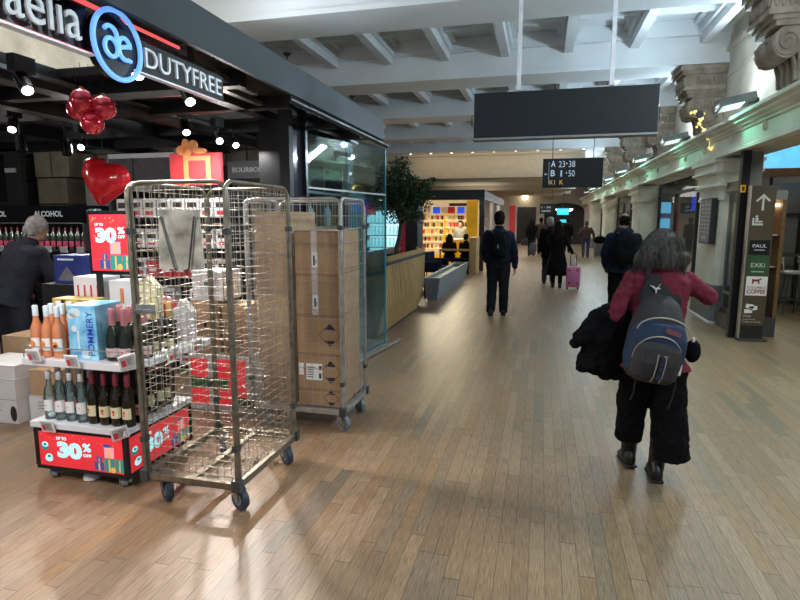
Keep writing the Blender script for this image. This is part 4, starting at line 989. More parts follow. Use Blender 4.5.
# cartons in the loaded cage
def carton(x0, y0, z0, x1, y1, z1, label, m='card', art=None):
    e = empty('cardboard_box', ((x0+x1)/2, (y0+y1)/2, z0), random.uniform(-.006, .006), label, 'box', 'brown cartons in the loaded cage')
    w_, d_, h_ = (x1-x0)/2, (y1-y0)/2, z1-z0-.003
    b = MB(); b.box((-w_, -d_, 0), (w_, d_, h_)); b.build('carton', m, e, .005)
    f = Fr((-w_, -d_, 0)); W = 2*w_
    b = MB(); b.rect(f, .003, h_-.012, W-.003, h_-.009, .0004, .0004); b.build('flap_seam', 'ink', e)
    if art == 'tape':
        b = MB(); b.rect(f, W*.38, .0, W*.52, h_, .0005, .0006); b.build('tape', 'tape', e)
        b = MB(); b.rect(f, W*.40, h_*.15, W*.53, h_*.5, .0014, .0006); l = b.build('shipping_label', 'paper', e)
        b = MB(); b.rect(f, W*.43, h_*.2, W*.47, h_*.42, .0022, .0004); b.rect(f, W*.485, h_*.25, W*.505, h_*.34, .0022, .0004); b.build('print', 'ink', l)
    if art in ('dia', 'dialab'):
        cx, cz, r = W*.78, h_*.5, min(.088, h_*.44)
        b = MB()
        for s_ in (1, -1): b.prism([(cx-r*.5, cz+s_*r*.5), (cx+r*.5, cz+s_*r*.5), (cx, cz+s_*r)][::s_], f.O+f.n*.0006, f.u, f.w, f.n, .0006)
        for (a, c) in (((-1, 0), (0, 1)), ((0, 1), (1, 0)), ((1, 0), (0, -1)), ((0, -1), (-1, 0))):
            p = V((cx+a[0]*r, 0, cz+a[1]*r)); q = V((cx+c[0]*r, 0, cz+c[1]*r)); dd = (q-p).normalized(); nn = V((-dd.z, 0, dd.x))*.004
            b.prism([(p.x, p.z), (q.x, q.z), (q.x+nn.x, q.z+nn.z), (p.x+nn.x, p.z+nn.z)], f.O+f.n*.0006, f.u, f.w, f.n, .0004)
        b.build('diamond_mark', 'ink', e)
    if art == 'dialab':
        b = MB(); b.rect(f, W*.2, h_*.25, W*.58, h_*.72, .0006, .0006); b.rect(f, .01, h_*.38, W*.14, h_*.72, .0006, .0006); l = b.build('shipping_label', 'paper', e)
        b = MB(); b.rect(f, W*.50, h_*.55, W*.57, h_*.66, .0014, .0004); b.rect(f, W*.50, h_*.3, W*.56, h_*.45, .0014, .0004)
        for k in range(5): b.rect(f, W*.23, h_*(.32+.07*k), W*random.uniform(.34, .46), h_*(.345+.07*k), .0014, .0004)
        b.build('print', 'ink', l)
ZB = .19
rt = [(ZB, .335, 'dia', 'brown carton with a diamond mark, bottom of the right stack in the loaded cage'), (.335, .625, 'dialab', 'brown carton with white label and diamond mark, second from the bottom of the right stack'),
      (.625, .935, 'dia', 'brown carton with a diamond mark, third from the bottom of the right stack'), (.935, 1.26, 'tape', 'brown carton with white taped label, second from the top of the right stack'), (1.26, 1.60, 'tape', 'brown carton with white taped label, topmost of the right stack')]
for z0, z1, a, l in rt: carton(-1.86, 4.02, z0, -1.50, 4.52, z1, l, 'card', a)
lt = [(ZB, .52, 'lowest'), (.52, .82, 'second from the bottom'), (.82, 1.11, 'third from the bottom'), (1.11, 1.42, 'second from the top'), (1.42, 1.745, 'topmost')]
for z0, z1, n in lt: carton(-2.2+(.03 if n == 'lowest' else 0), 4.02, z0, -1.89, 4.52, z1, 'plain brown carton, %s of the left stack in the loaded cage' % n, 'card2' if n[0] == 't' else 'card')

# ------------------------------------------------------------------ promo stand
SX0, SX1, SY0, SY1 = -3.14, -2.44, 2.755, 3.42
e = empty('promo_stand', (0, 0, 0), 0, 'wheeled black promo stand with red 30% off posters and white shelves of bottles', 'display stand')
m = MB(); t = .03
m.box((SX0, SY0, .075), (SX1, SY1, .1)); m.box((SX0, SY0, .335), (SX1, SY1, .36))
for x in (SX0, SX1-t):
    for y in (SY0, SY1-t): m.box((x, y, .1), (x+t, y+t, .335))
m.build('base_frame', 'blackgl', e, .003)
m = MB(); m.box((SX0-.01, SY0-.015, .36), (SX1+.015, SY1, .40)); m.build('lower_deck', 'whitegl', e, .004)
m = MB(); c = .1
m.prism([(SX0-.04, SY0), (SX1-.0, SY0), (SX1+.09, SY0+.17), (SX1+.09, SY1+.15), (SX0-.04, SY1+.15)], (0, 0, .765), (1, 0, 0), (0, 1, 0), (0, 0, 1), .045)
m.build('upper_shelf', 'whitegl', e, .004)
MB().box((SX0+.1, SY0+.34, .40), (SX1-.1, SY1-.03, .765)).box((SX0-.08, SY0+.3, .81), (SX1-.13, SY1+.1, .99)).build('core', 'black', e, .003)
m = MB(); m.tube([(SX0-.03, SY0+.3, .885), (SX0-.03, SY0+.01, .885), (SX1-.01, SY0+.012, .885), (SX1+.07, SY0+.17, .885), (SX1+.075, SY1+.1, .885)], .004, 8)
for (x, y) in ((SX0-.03, SY0+.01), (-2.8, SY0+.01), (SX1-.01, SY0+.012), (SX1+.07, SY0+.17)): m.cyl((x, y, .81), (x, y, .885), .004, n=8)
m.build('guard_rail', 'steel', e)
for x, y in ((SX0+.08, SY0+.08), (SX1-.08, SY0+.08), (SX0+.08, SY1-.08), (SX1-.08, SY1-.08)): castor(e, x, y, .078, 'tyreg', .4, .03)
m = MB(); m.lathe([(.03, .0), (.055, .005), (.05, .03), (.02, .055), (.015, .075)], (-2.8, SY0+.09, .0), 16); m.build('foot_pad', 'paper', e)
def poster(parent, f, w_, h_, big=True, wide=True):
    """red sale poster on a flat face, origin lower left"""
    b = MB(); b.rect(f, 0, 0, w_, h_, 0, .003); p = b.build('poster', 'red', parent)
    b = MB()
    if wide:
        put_text(b, 'UP TO', f, w_*.22, h_*.78, h_*.09, w_*.12, .0032, .001, bold=.03); put_text(b, '30', f, w_*.22, h_*.27, h_*.47, w_*.30, .0032, .001, bold=.06)
        put_text(b, '%', f, w_*.53, h_*.52, h_*.24, w_*.1, .0032, .001, bold=.04); put_text(b, 'OFF', f, w_*.53, h_*.37, h_*.09, w_*.1, .0032, .001, bold=.03)
    else:
        put_text(b, 'UP TO', f, w_*.14, h_*.80, h_*.05, w_*.22, .0032, .001, bold=.03); put_text(b, '30', f, w_*.14, h_*.50, h_*.27, w_*.55, .0032, .001, bold=.06)
        put_text(b, '%', f, w_*.73, h_*.66, h_*.12, w_*.18, .0032, .001, bold=.04); put_text(b, 'OFF', f, w_*.73, h_*.58, h_*.06, w_*.18, .0032, .001, bold=.03)
    b.build('lettering', 'cyan', p)
    b = MB(); k = h_ if wide else h_*.72; X = w_*.66 if wide else w_*.2
    def pres(x, z, ww, hh, mi): b.rect(f, x, z, x+ww, z+hh, .0032, .0008, mi); b.rect(f, x+ww*.42, z, x+ww*.58, z+hh, .0042, .0006, 3 if mi != 3 else 0); b.rect(f, x-.003, z+hh, x+ww+.003, z+hh+.006, .0032, .0008, mi)
    pres(X, k*.05, k*.30, k*.20, 1); pres(X+k*.32, k*.03, k*.32, k*.34, 0); pres(X+k*.34, k*.42, k*.30, k*.28, 2); pres(X+k*.66, k*.05, k*.28, k*.18, 0); pres(X+k*.68, k*.25, k*.26, k*.13, 0); pres(X+k*.08, k*.28, k*.16, k*.13, 1); b.disc(f, X+k*.6, k*.1, k*.08, .006, .0006, 3, 12)
    for s_ in (-1, 1): b.disc(f, X+k*(.43+.05*s_), k*.76, k*.05, .0032, .0008, 1, 10, 1.3)
    if wide:
        for (x, z, r) in ((.07, .55, .10), (.11, .22, .10)):
            b.disc(f, w_*x, h_*z, h_*r, .0032, .0008, 4 if z < .4 else 0, 16, 1.3); b.disc(f, w_*x+.004, h_*(z+.06), h_*r*.75, .0042, .0008, 4, 16, 1.4); b.disc(f, w_*x+.004, h_*(z+.06), h_*r*.4, .0052, .0006, 0, 12, 1.4)
    for i in range(14): b.disc(f, w_*random.uniform(.03, .97), h_*random.uniform(.6, .97), h_*.012, .0032, .0006, 3, 8)
    b.build('gift_picture', ['teal', 'navyp', 'pink', 'gold', 'cyan'], p)
    return p
poster(e, Fr((SX0+t, SY0+.006, .1)), SX1-SX0-2*t, .235)
poster(e, Fr((SX1-.006, SY0+t, .1), (0, 1, 0)), SY1-SY0-2*t, .235)
# price tags
def ptag(f, lab=None):
    m = MB(); m.rect(f, -.05, -.042, .05, .042, 0, .008); o = m.build('price_tag', 'paper', e, .002)
    b = MB(); b.rect(f, -.04, -.032, .04, .032, .0083, .0008); b.build('tag_screen', 'lgrey', o)
    b = MB(); b.rect(f, -.037, -.028, -.012, .012, .0093, .0006); b.build('red_print', 'redpr', o)
    b = MB()
    for k in range(4): b.rect(f, -.006, .016-.011*k, random.uniform(.012, .032), .019-.011*k, .0093, .0006)
    b.build('print', 'ink', o)
wq = V((0, -.25, .97))
ptag(Fr((SX0+.15, SY0-.03, .385), (1, 0, 0), wq)); ptag(Fr((SX1-.02, SY0-.02, .385), (.8, .5, .25), wq)); ptag(Fr((SX0+.09, SY0-.025, .84), (1, 0, .03), wq)); ptag(Fr((SX0+.38, SY0-.025, .82), (1, 0, 0), wq))
ptag(Fr((SX1+.03, SY0+.03, .83), (.65, .75, .18), wq)); ptag(Fr((SX1+.11, SY0+.35, .80), (.1, 1, 0.1))); ptag(Fr((SX1+.11, SY0+.62, .80), (.1, 1, .1)))
# screen on a post
e = empty('sale_screen', (0, 3.2, 0), 0, 'portrait red sale screen on a black post behind the promo stand', 'screen')
MB().box((-2.975, 0, .99), (-2.945, .03, 1.36)).build('post', 'black', e)
MB().box((-3.0, -.02, 1.31), (-2.645, .03, 1.74)).build('case', 'blackgl', e, .004)
poster(e, Fr((-2.975, -.0205, 1.335)), .305, .38, wide=False)
tag(MB().box((-3.33, 3.56, 0), (-3.27, 3.62, 1.76)).build('steel_upright', 'steel', None, .004), 'brushed steel upright at the left edge of the sale screen', 'post')
# bottles
rose = bottle_proto('rose_bottle', [(.030, 0), (.0365, .006), (.037, .16), (.034, .19), (.018, .235), (.0145, .26), (.0145, .262), (.0155, .262), (.0155, .325), (.013, .33)], 'rose', 'rosecap', .262, 'paper', (.045, .125, .0376), ('orangepr', [(0, .088, .02), (.0, .075, .014)]))
gin = bottle_proto('gin_bottle', [(.030, 0), (.0365, .006), (.0365, .165), (.03, .2), (.0155, .235), (.0145, .265), (.0145, .266), (.0165, .268), (.0165, .31), (.014, .315)], 'clear', 'gincap', .266, 'paper', (.06, .135, .0372), ('redpr', [(-.02, .135, .012), (0.005, .10, .004)]))
whi = bottle_proto('whisky_bottle', [(.030, 0), (.0375, .006), (.038, .17), (.034, .195), (.0175, .23), (.0145, .255), (.0145, .256), (.016, .256), (.016, .325), (.013, .33)], 'brglass', 'redfoil', .256, 'creamlab', (.055, .125, .0387), ('redpr', [(0, .098, .009), (0, .08, .006)]))
cha = bottle_proto('champagne_bottle', [(.032, 0), (.043, .008), (.044, .13), (.038, .17), (.02, .22), (.0185, .225), (.0165, .285), (.0185, .295), (.0185, .32), (.015, .33)], 'dkglass', 'pinkfoil', .225, 'pinklab', (.03, .085, .0447), ('redpr', [(0, .06, .006)]))
chg = bottle_proto('champagne_bottle', [(.032, 0), (.043, .008), (.044, .13), (.038, .17), (.02, .22), (.0185, .225), (.0165, .285), (.0185, .295), (.0185, .32), (.015, .33)], 'dkglass', 'goldfoil', .225, 'creamlab', (.03, .085, .0447))
def row(proto, pts, z, labels, cat, group, first):
    for i, (x, y) in enumerate(pts):
        o = proto if first else dup(proto, (0, 0, 0)); first = False
        o.location = (x, y, z); o.rotation_euler = (0, 0, random.uniform(-.25, .35)); tag(o, labels[i] if isinstance(labels, list) else labels, cat, group)
row(rose, [(SX0+.02+.085*i, SY0+.075) for i in range(3)], .81, ['rosé bottle at the left end of the front row on the upper shelf', 'second rosé bottle in the front row on the upper shelf', 'rosé bottle against the sky blue carton, front row'], 'bottle', 'rosé bottles on the promo stand', True)
row(rose, [(SX0+.05+.085*i, SY0+.165) for i in range(3)], .81, ['rosé bottle at the left end of the row behind', 'middle rosé bottle in the row behind', 'right rosé bottle in the row behind'], 'bottle', 'rosé bottles on the promo stand', False)
row(rose, [(SX0+.02+.085*i, SY0+.255) for i in range(3)], .81, 'rosé bottle in the hidden rear row of the upper shelf', 'bottle', 'rear rosé bottles on the promo stand', False)
row(gin, [(SX0+.09+.084*i, SY0+.06) for i in range(4)], .40, ['clear gin bottle at the left end of the lower deck', 'second clear gin bottle on the lower deck', 'third clear gin bottle on the lower deck', 'clear gin bottle next to the whisky'], 'bottle', 'clear gin bottles on the promo stand', True)
row(gin, [(SX0+.075+.084*i, SY0+.15) for i in range(4)], .40, 'clear gin bottle in the row behind on the lower deck', 'bottle', 'rear gin bottles on the promo stand', False)
row(whi, [(SX0+.43+.086*i, SY0+.06) for i in range(4)], .40, ['dark whisky bottle next to the gin', 'second dark whisky bottle on the lower deck', 'third dark whisky bottle on the lower deck', 'dark whisky bottle at the front right corner'], 'bottle', 'whisky bottles on the promo stand', True)
row(whi, [(SX0+.44+.086*i, SY0+.15) for i in range(4)], .40, 'dark whisky bottle in the row behind on the lower deck', 'bottle', 'rear whisky bottles on the promo stand', False)
row(whi, [(SX1-.06, SY0+.24+.086*i) for i in range(4)], .40, 'dark whisky bottle along the right side of the lower deck', 'bottle', 'side whisky bottles on the promo stand', False)
row(cha, [(SX0+.585, SY0+.09), (SX1-.035, SY0+.10), (SX1+.03, SY0+.20), (SX0+.62, SY0+.2), (SX0+.53, SY0+.22)], .81,
    ['pink foiled champagne bottle next to the sky blue carton', 'pink foiled champagne bottle at the front corner', 'pink foiled champagne bottle behind the cage corner post', 'pink foiled champagne bottle in the second row', 'pink foiled champagne bottle beside the carton in the second row'], 'bottle', 'pink foiled champagne bottles', True)
row(chg, [(SX1+.0, SY0+.32), (SX1-.075, SY0+.31), (SX1+.04, SY0+.43)], .81, ['gold foiled champagne bottle seen by the cage corner post', 'gold foiled champagne bottle left of the cage corner post', 'rearmost gold foiled champagne bottle on the side shelf'], 'bottle', 'gold foiled champagne bottles', True)
# sky blue carton
e = empty('champagne_carton', (SX0+.30, SY0+.04, .81), math.radians(4), 'sky blue champagne carton with vertical navy lettering on the upper shelf', 'box')
MB().box((0, 0, 0), (.20, .24, .345)).build('carton', 'bluebox', e, .003)
m = MB(); f = Fr((.115, 0, .03), (0, 0, 1), (-1, 0, 0)); put_text(m, 'POMMERY', f, 0, -.062, .045, .28, .001, .001, bold=.004); m.build('lettering', 'bluepr', e)
m = MB(); f = Fr((0, 0, 0)); m.disc(f, .055, .30, .03, .001, n=14, sx=1.4); m.disc(f, .03, .28, .02, .001, n=12, sx=1.5); m.rect(f, .065, .06, .078, .19, .001); m.disc(f, .045, .2, .022, .001, n=6); m.disc(f, .12, .04, .03, .001, n=10, sx=1.2); m.build('cloud_print', 'rosecap', e)
# cartons behind on the raised core
def gift(x, y, z, w_, d_, h_, mm, label, art, cat='box'):
    g = empty('gift_carton', (x, y, z), 0, label, cat); MB().box((0, 0, 0), (w_, d_, h_)).build('carton', mm, g, .003); b = MB(); f = Fr((0, 0, 0)); ms = art(b, f, w_, h_); b.build('print', ms, g); return g
def art_yellow(b, f, w_, h_):
    b.prism([(w_*.1, 0), (w_*.5, h_*.55), (w_*.9, 0)], f.O+f.n*.001, f.u, f.w, f.n, .0006, 0)
    for s_ in (0, 1):
        X = lambda q: w_*(q if not s_ else 1-q); pl = [(X(.0), h_*.4), (X(.12), h_*.4), (X(.36), h_*.95), (X(.24), h_*.95)]; b.prism(pl if not s_ else pl[::-1], f.O+f.n*.0012, f.u, f.w, f.n, .0006, 1)
    for k in range(4): b.rect(f, w_*(.35+.12*k), .01, w_*(.42+.12*k), h_*.3, .002, .0006, 2)
    return ['paper', 'ink', 'redpr']
gift(-3.22, 3.06, .99, .32, .13, .16, 'yellowbox', 'ochre yellow gift carton with black ribs behind the rosé bottles', art_yellow)
def art_white(b, f, w_, h_):
    for k in range(4): b.rect(f, w_*(.1+.22*k), h_*.05, w_*(.2+.22*k), h_*.55, .001, .0006, 0); b.rect(f, w_*(.12+.22*k), h_*.55, w_*(.18+.22*k), h_*.8, .001, .0006, 1)
    return ['rose', 'redpr']
gift(-3.22, 3.25, .99, .25, .17, .29, 'whitebox', 'white carton printed with four rosé bottles under the sale screen', art_white)
def art_wb(b, f, w_, h_):
    b.rect(f, w_*.45, h_*.4, w_*.6, h_*.8, .001, .0006, 1)
    for k in range(12): b.disc(f, w_*random.uniform(.05, .95), h_*random.uniform(.05, .3), h_*.09, .001+.0003*k, .0006, 0, 7)
    return ['bluepr', 'rose']
gift(-2.93, 3.26, .99, .20, .17, .27, 'whitebox', 'white carton with blue splashes beside the cage corner post', art_wb)
def art_navy(b, f, w_, h_):
    b.rect(f, w_*.15, h_*.82, w_*.7, h_*.88, .001, .0006, 0); b.prism([(w_*.1, h_*.1), (w_*.45, h_*.6), (w_*.8, h_*.1)], f.O+f.n*.001, f.u, f.w, f.n, .0006, 1); return ['rosecap', 'purple']
e = empty('display_plinth', (-4.26, 3.95, 0), 0, 'black plinth carrying the navy gift carton', 'plinth'); MB().box((0, 0, 0), (.45, .35, 1.12)).build('block', 'black', e, .004)
gift(-4.18, 4.02, 1.12, .31, .22, .25, 'navy', 'navy gift carton with pale print in front of the stooping man', art_navy)
# cartons on the floor left of the stand
def floorbox(x, y, z, w_, d_, h_, mm, label, art=None, rz=0.):
    g = empty('floor_carton', (x, y, z), rz, label, 'box', 'cartons on the floor at the left edge'); MB().box((0, 0, 0), (w_, d_, h_)).build('carton', mm, g, .004)
    b = MB(); b.rect(Fr((0, 0, 0)), .005, h_-.008, w_-.005, h_-.005, .0005, .0005, 0)
    if art:
        f = Fr((0, 0, 0))
        for k in range(3): b.rect(f, w_*.3, h_*(.75-.12*k), w_*random.uniform(.55, .8), h_*(.78-.12*k), .001, .0005, 0)
        if art == 'oval':
            for k in (0.42, .92): b.disc(f, w_*k, h_*.42, h_*.32, .001, .0006, 1, 18, .5)
    b.build('print', ['grey', 'ink'], g)
floorbox(-4.60, 3.5, .0, .46, .4, .21, 'whitebox', 'white carton with black oval marks on the floor at the left edge', 'oval')
floorbox(-4.62, 3.5, .21, .48, .4, .17, 'whitebox', 'white carton with faint script on the lower white carton', 'lines')
floorbox(-4.64, 3.52, .38, .49, .38, .11, 'whitebox', 'plain white carton, topmost of the stack at the left edge')
floorbox(-4.12, 3.6, .0, .3, .3, .22, 'whitebox', 'white carton with black slots behind the gin bottles', 'lines')
floorbox(-4.11, 3.61, .22, .28, .28, .22, 'card2', 'tan cardboard carton behind the left end of the stand')
floorbox(-4.80, 3.98, .0, .32, .3, .62, 'card2', 'tall tan cardboard carton behind the white cartons at the left edge')
# stock seen through the empty cage
e = empty('promo_stand', (0, 0, 0), 0, 'second low promo stand with a red and green poster behind the empty cage', 'display stand')
MB().box((-3.0, 4.2, 0), (-2.4, 4.65, .5)).build('base', 'whitebox', e, .004)
m = MB(); f = Fr((-3.0, 4.2, .02)); m.rect(f, .03, .03, .57, .45, .001, .002, 0); m.rect(f, .03, .18, .4, .28, .004, .001, 1); m.rect(f, .45, .03, .57, .12, .004, .001, 1); m.rect(f, .2, .03, .26, .45, .004, .001, 2); m.build('poster', ['red', 'greenpr', 'paper'], e)
for (x, y, z, w_, d_, h_, mm, lab) in ((-2.97, 4.25, .5, .26, .3, .48, 'card2', 'tall tan carton standing behind the empty cage'), (-2.67, 4.25, .5, .24, .3, .45, 'card', 'brown carton right of the tall tan one behind the empty cage'),
                                       (-2.95, 4.25, .98, .3, .3, .26, 'whitebox', 'white carton on top of the tall tan one behind the empty cage')):
    g = empty('stock_carton', (x, y, z), 0, lab, 'box'); MB().box((0, 0, 0), (w_, d_, h_)).build('carton', mm, g, .004); b = MB(); b.rect(Fr((0, 0, 0)), w_*.4, h_*.5, w_*.55, h_*.62, .001, .0006); b.build('print', 'greenpr' if mm == 'whitebox' else 'ink', g)
for i, (x, y, z, lab) in enumerate(((-2.71, 3.27, .99, 'grey tent shaped gift bag left of the document plate'), (-2.55, 3.42, .81, 'lower grey tent shaped gift bag behind the cage latch'))):
    g = empty('gift_bag', (x, y, z), .25, lab, 'bag'); m = MB(); w_, h_ = .135, .30
    m.prism([(0, 0), (w_, 0), (w_, h_*.72), (w_*.5, h_), (0, h_*.72)], (0, .1, 0), (1, 0, 0), (0, 0, 1), (0, -1, 0), .1); m.build('bag_body', 'creamlab' if i == 0 else 'lgrey', g, .002)
    MB().box((-.002, .0, h_*.45), (.03, -.002, h_*.52)).build('band', 'ink', g)
g = empty('red_gift_pack', (-2.63, 3.46, .99), 0, 'small red gift pack with ribbons seen through the empty cage', 'box'); MB().box((-.2, -.05, 0), (.05, .08, .1)).build('carton', 'redpr', g, .004)
b = MB()
for k in range(6): b.ell((-.18+.04*k, 0, .11), (.03, .03, .035), n=8)
b.build('bow', 'pinkfoil', g)
# ------------------------------------------------------------------ middle of the hall, left side
e = empty('slat_counter', (0, 0, 0), 0, 'honey wood slatted counter with a dark band, surrounding the indoor tree', 'counter')
m = MB(); n = 30
def slat_line(t):     # along the hall, then rounding off to the left at the far end
    if t < .86: return V((-2.02, 7.35+2.55*t/.86, 0)), V((1, 0, 0))
    a = (t-.86)/.14*PI/2; return V((-2.02-.22+.22*math.cos(a), 9.9+.22*math.sin(a), 0)), V((math.cos(a), math.sin(a), 0))
N = 34
for i in range(N):
    p, nn = slat_line((i+.22)/N); q, n2 = slat_line((i+.74)/N)
    tq = .03
    for (z0, z1, o0, o1) in ((.06, .45, -.14, -.03), (.45, 1.17, -.03, .0)):
        vs = [p+nn*o0+V((0, 0, z0)), q+n2*o0+V((0, 0, z0)), q+n2*o1+V((0, 0, z1)), p+nn*o1+V((0, 0, z1))]
        vs += [v-nn*tq for v in vs]
        m.add(vs, [(0, 1, 2, 3), (7, 6, 5, 4), (0, 4, 5, 1), (1, 5, 6, 2), (2, 6, 7, 3), (3, 7, 4, 0)])
m.build('slats', 'woodslat', e)
MB().box((-2.6, 7.4, 0), (-2.2, 9.9, .9)).build('core', 'black', e)
m = MB(); m.box((-2.075, 7.38, .45), (-2.056, 9.88, 1.15)); m.build('backing', 'ink', e)
m = MB()
for i in range(N):
    p, nn = slat_line(i/N); q, n2 = slat_line((i+1)/N); m.add([p+nn*.004+V((0, 0, 1.05)), q+n2*.004+V((0, 0, 1.05)), q+n2*.004+V((0, 0, 1.095)), p+nn*.004+V((0, 0, 1.095))]+[p-nn*.02+V((0, 0, 1.05)), q-n2*.02+V((0, 0, 1.05)), q-n2*.02+V((0, 0, 1.095)), p-nn*.02+V((0, 0, 1.095))], [(0, 1, 2, 3), (7, 6, 5, 4), (3, 2, 6, 7), (0, 4, 5, 1), (1, 5, 6, 2), (0, 3, 7, 4)])
m.build('dark_band', 'ink', e)
MB().box((-2.62, 7.36, 1.12), (-2.52, 10.1, 1.17)).box((-2.6, 7.4, .9), (-2.56, 10, 1.12)).build('inner_rail', 'wooddk', e)
# tree
e = empty('indoor_tree', (-2.30, 9.0, .9), 0, 'dark leafy indoor tree rising from the slatted counter', 'tree')
MB().lathe([(.14, 0), (.18, .02), (.2, .22), (.17, .22), (.15, .2)], n=18).build('pot', 'darkgrey', e)
m = MB(); m.tube([(0, 0, .1), (-.02, 0, .3), (.03, .02, .5), (.06, 0, .75), (.05, 0, 1.0)], [.05, .043, .04, .036, .03], 8)
br = []
for i in range(13):
    a = i*2.4; z = .68+.05*(i % 5); r = .3+.14*(i % 3); tip = V((r*math.cos(a)+.05, r*math.sin(a), z+.35+.06*(i % 4))); br.append(tip)
    m.tube([(.05, 0, z), V((.05, 0, z))*.5+tip*.5+V((0, 0, .06)), tip], [.017, .011, .005], 6)
m.build('trunk', 'bark', e)
m = MB(); rnd = random.Random(3)
clus = [(V((.03, 0, 1.25)), .36, 900), (V((-.12, .1, 1.45)), .28, 500), (V((.22, 0, 1.2)), .28, 600), (V((.38, .1, 1.12)), .2, 300), (V((-.25, 0, 1.12)), .28, 450), (V((.1, -.1, .95)), .26, 420), (V((.05, 0, 1.62)), .17, 220),
        (V((.34, 0, .82)), .13, 150), (V((.46, .05, 1.32)), .1, 70), (V((-.1, .2, .9)), .22, 250), (V((.55, .1, 1.38)), .06, 25)]
for c, r, k in clus:
    for _ in range(k):
        d = V((rnd.gauss(0, 1), rnd.gauss(0, 1), rnd.gauss(0, 1))).normalized()*r*(rnd.random()**.4); p = c+d
        R_ = Euler((rnd.uniform(-.9, .9)+.5, rnd.uniform(-.6, .6), rnd.uniform(0, 6.28))).to_matrix(); L_ = rnd.uniform(.045, .075); w_ = L_*.3
        pts = [V((0, 0, 0)), V((w_, L_*.45, .008)), V((0, L_, -.012)), V((-w_, L_*.45, .008)), V((0, L_*.45, 0))]
        m.add([p+R_ @ v for v in pts], [(0, 1, 4), (1, 2, 4), (2, 3, 4), (3, 0, 4)])
m.build('foliage', 'leaf', e)
# drinks cooler behind the tree
e = empty('drinks_cooler', (-3.75, 12.6, 0), 0, 'open lit drinks cooler with a red side panel behind the tree', 'cooler')
MB().box((-.35, 0, 0), (.62, .6, .5)).box((-.35, .5, .5), (.62, .6, 1.95)).box((-.35, 0, 1.88), (.62, .6, 2.0)).build('cabinet', 'lgrey', e)
MB().box((-.3, .48, .5), (.56, .5, 1.88)).build('lit_back', 'coollit', e)
MB().box((.56, -.02, 0), (.72, .6, 2.0)).build('side_panel', 'redpr', e); MB().box((.72, -.02, 0), (1.0, .6, 2.1)).build('dark_side', 'black', e)
MB().box((-.35, -.03, 1.78), (.0, 0, 2.0)).build('red_header', 'giftred', e)
for z in (.75, 1.03, 1.31, 1.6): MB().box((-.32, .05, z-.02), (.57, .48, z)).build('shelf_board', 'whitegl', e)
c1 = empty('drink_bottle'); MB().lathe([(.03, 0), (.034, .01), (.034, .11), (.014, .16), (.014, .18)], n=8).build('body', 'cyan', c1); MB().cyl((0, 0, .18), (0, 0, .20), .016, n=8).build('cap', 'bluepr', c1)
first = True
for z in (.75, 1.03, 1.31, 1.6):
    for i in range(9):
        o = c1 if first else dup(c1, (0, 0, 0)); first = False; o.location = (-4.0+.09*i, 12.8, z); tag(o, 'small cyan drink bottle in the lit cooler behind the tree', 'bottle', 'cyan bottles in the cooler')
e = empty('white_bowl_chair', (-3.5, 10.9, 0), 0, 'pale bowl shaped chair in front of the drinks cooler', 'chair')
MB().lathe([(.1, .42), (.26, .5), (.3, .74), (.28, .76), (.22, .54), (.05, .5)], n=20).build('seat_shell', 'paper', e); MB().cyl((0, 0, 0), (0, 0, .45), .04, n=10).build('pedestal', 'darkgrey', e); MB().lathe([(.01, 0), (.22, .0), (.2, .02), (.02, .03)], n=18).build('foot', 'darkgrey', e)
# low trough planters
def trough(x0, x1, y0, y1, h, label):
    e = empty('trough_planter', (0, 0, 0), 0, label, 'planter', 'low blue grey troughs on the left of the walkway'); s_ = .07
    m = MB(); lo = [(x0+s_, y0+s_), (x1-s_, y0+s_), (x1-s_, y1-s_), (x0+s_, y1-s_)]; hi = [(x0, y0), (x1, y0), (x1, y1), (x0, y1)]; ii = [(x0+.05, y0+.05), (x1-.05, y0+.05), (x1-.05, y1-.05), (x0+.05, y1-.05)]
    vs = [(x, y, 0) for x, y in lo]+[(x, y, h) for x, y in hi]+[(x, y, h) for x, y in ii]+[(x, y, h-.08) for x, y in ii]
    m.add(vs, [(3, 2, 1, 0)]+[(i, (i+1) % 4, 4+(i+1) % 4, 4+i) for i in range(4)]+[(4+i, 4+(i+1) % 4, 8+(i+1) % 4, 8+i) for i in range(4)]+[(8+i, 8+(i+1) % 4, 12+(i+1) % 4, 12+i) for i in range(4)]+[(12, 13, 14, 15)])
    m.build('trough', 'concrete', e)
trough(-2.34, -1.99, 11.3, 15.2, .47, 'low blue grey trough just beyond the slatted counter'); trough(-2.5, -2.08, 15.7, 16.8, .40, 'second low blue grey trough before the wooden bench back')
def chair(x, y, rz, label, mm='navycl'):
    e = empty('lounge_chair', (x, y, 0), rz, label, 'chair', 'dark lounge chairs behind the trough')
    MB().box((-.25, -.25, .38), (.25, .25, .46)).build('seat', mm, e, .03); m = MB(); m.box((-.25, .2, .44), (.25, .28, .82)); m.build('backrest', mm, e, .03)
    for s_ in (-1, 1):
        MB().box((.22*s_-.03, -.22, .44), (.22*s_+.03, .22, .64)).build('armrest', mm, e, .02)
        for t_ in (-1, 1): MB().cyl((.2*s_, .2*t_, .4), (.23*s_, .23*t_, 0), .016, n=8).build('leg', 'darkgrey', e)
chair(-2.66, 11.7, 2.0, 'dark lounge chair nearest the slatted counter'); chair(-2.62, 13.65, 1.6, 'dark lounge chair in the middle behind the trough'); chair(-2.66, 14.7, 1.3, 'dark lounge chair farthest behind the trough')
e = empty('cafe_table', (-3.5, 11.8, 0), 0, 'small brown cafe table between the dark lounge chairs', 'table')
MB().box((-.3, -.25, .62), (.3, .25, .66)).build('tabletop', 'wooddk', e, .006); MB().cyl((0, 0, 0), (0, 0, .62), .03, n=10).build('pedestal', 'darkgrey', e)
e = empty('bench_divider', (-2.0, 16.9, 0), 0, 'wooden bench end divider in front of the yellow kiosk', 'bench')
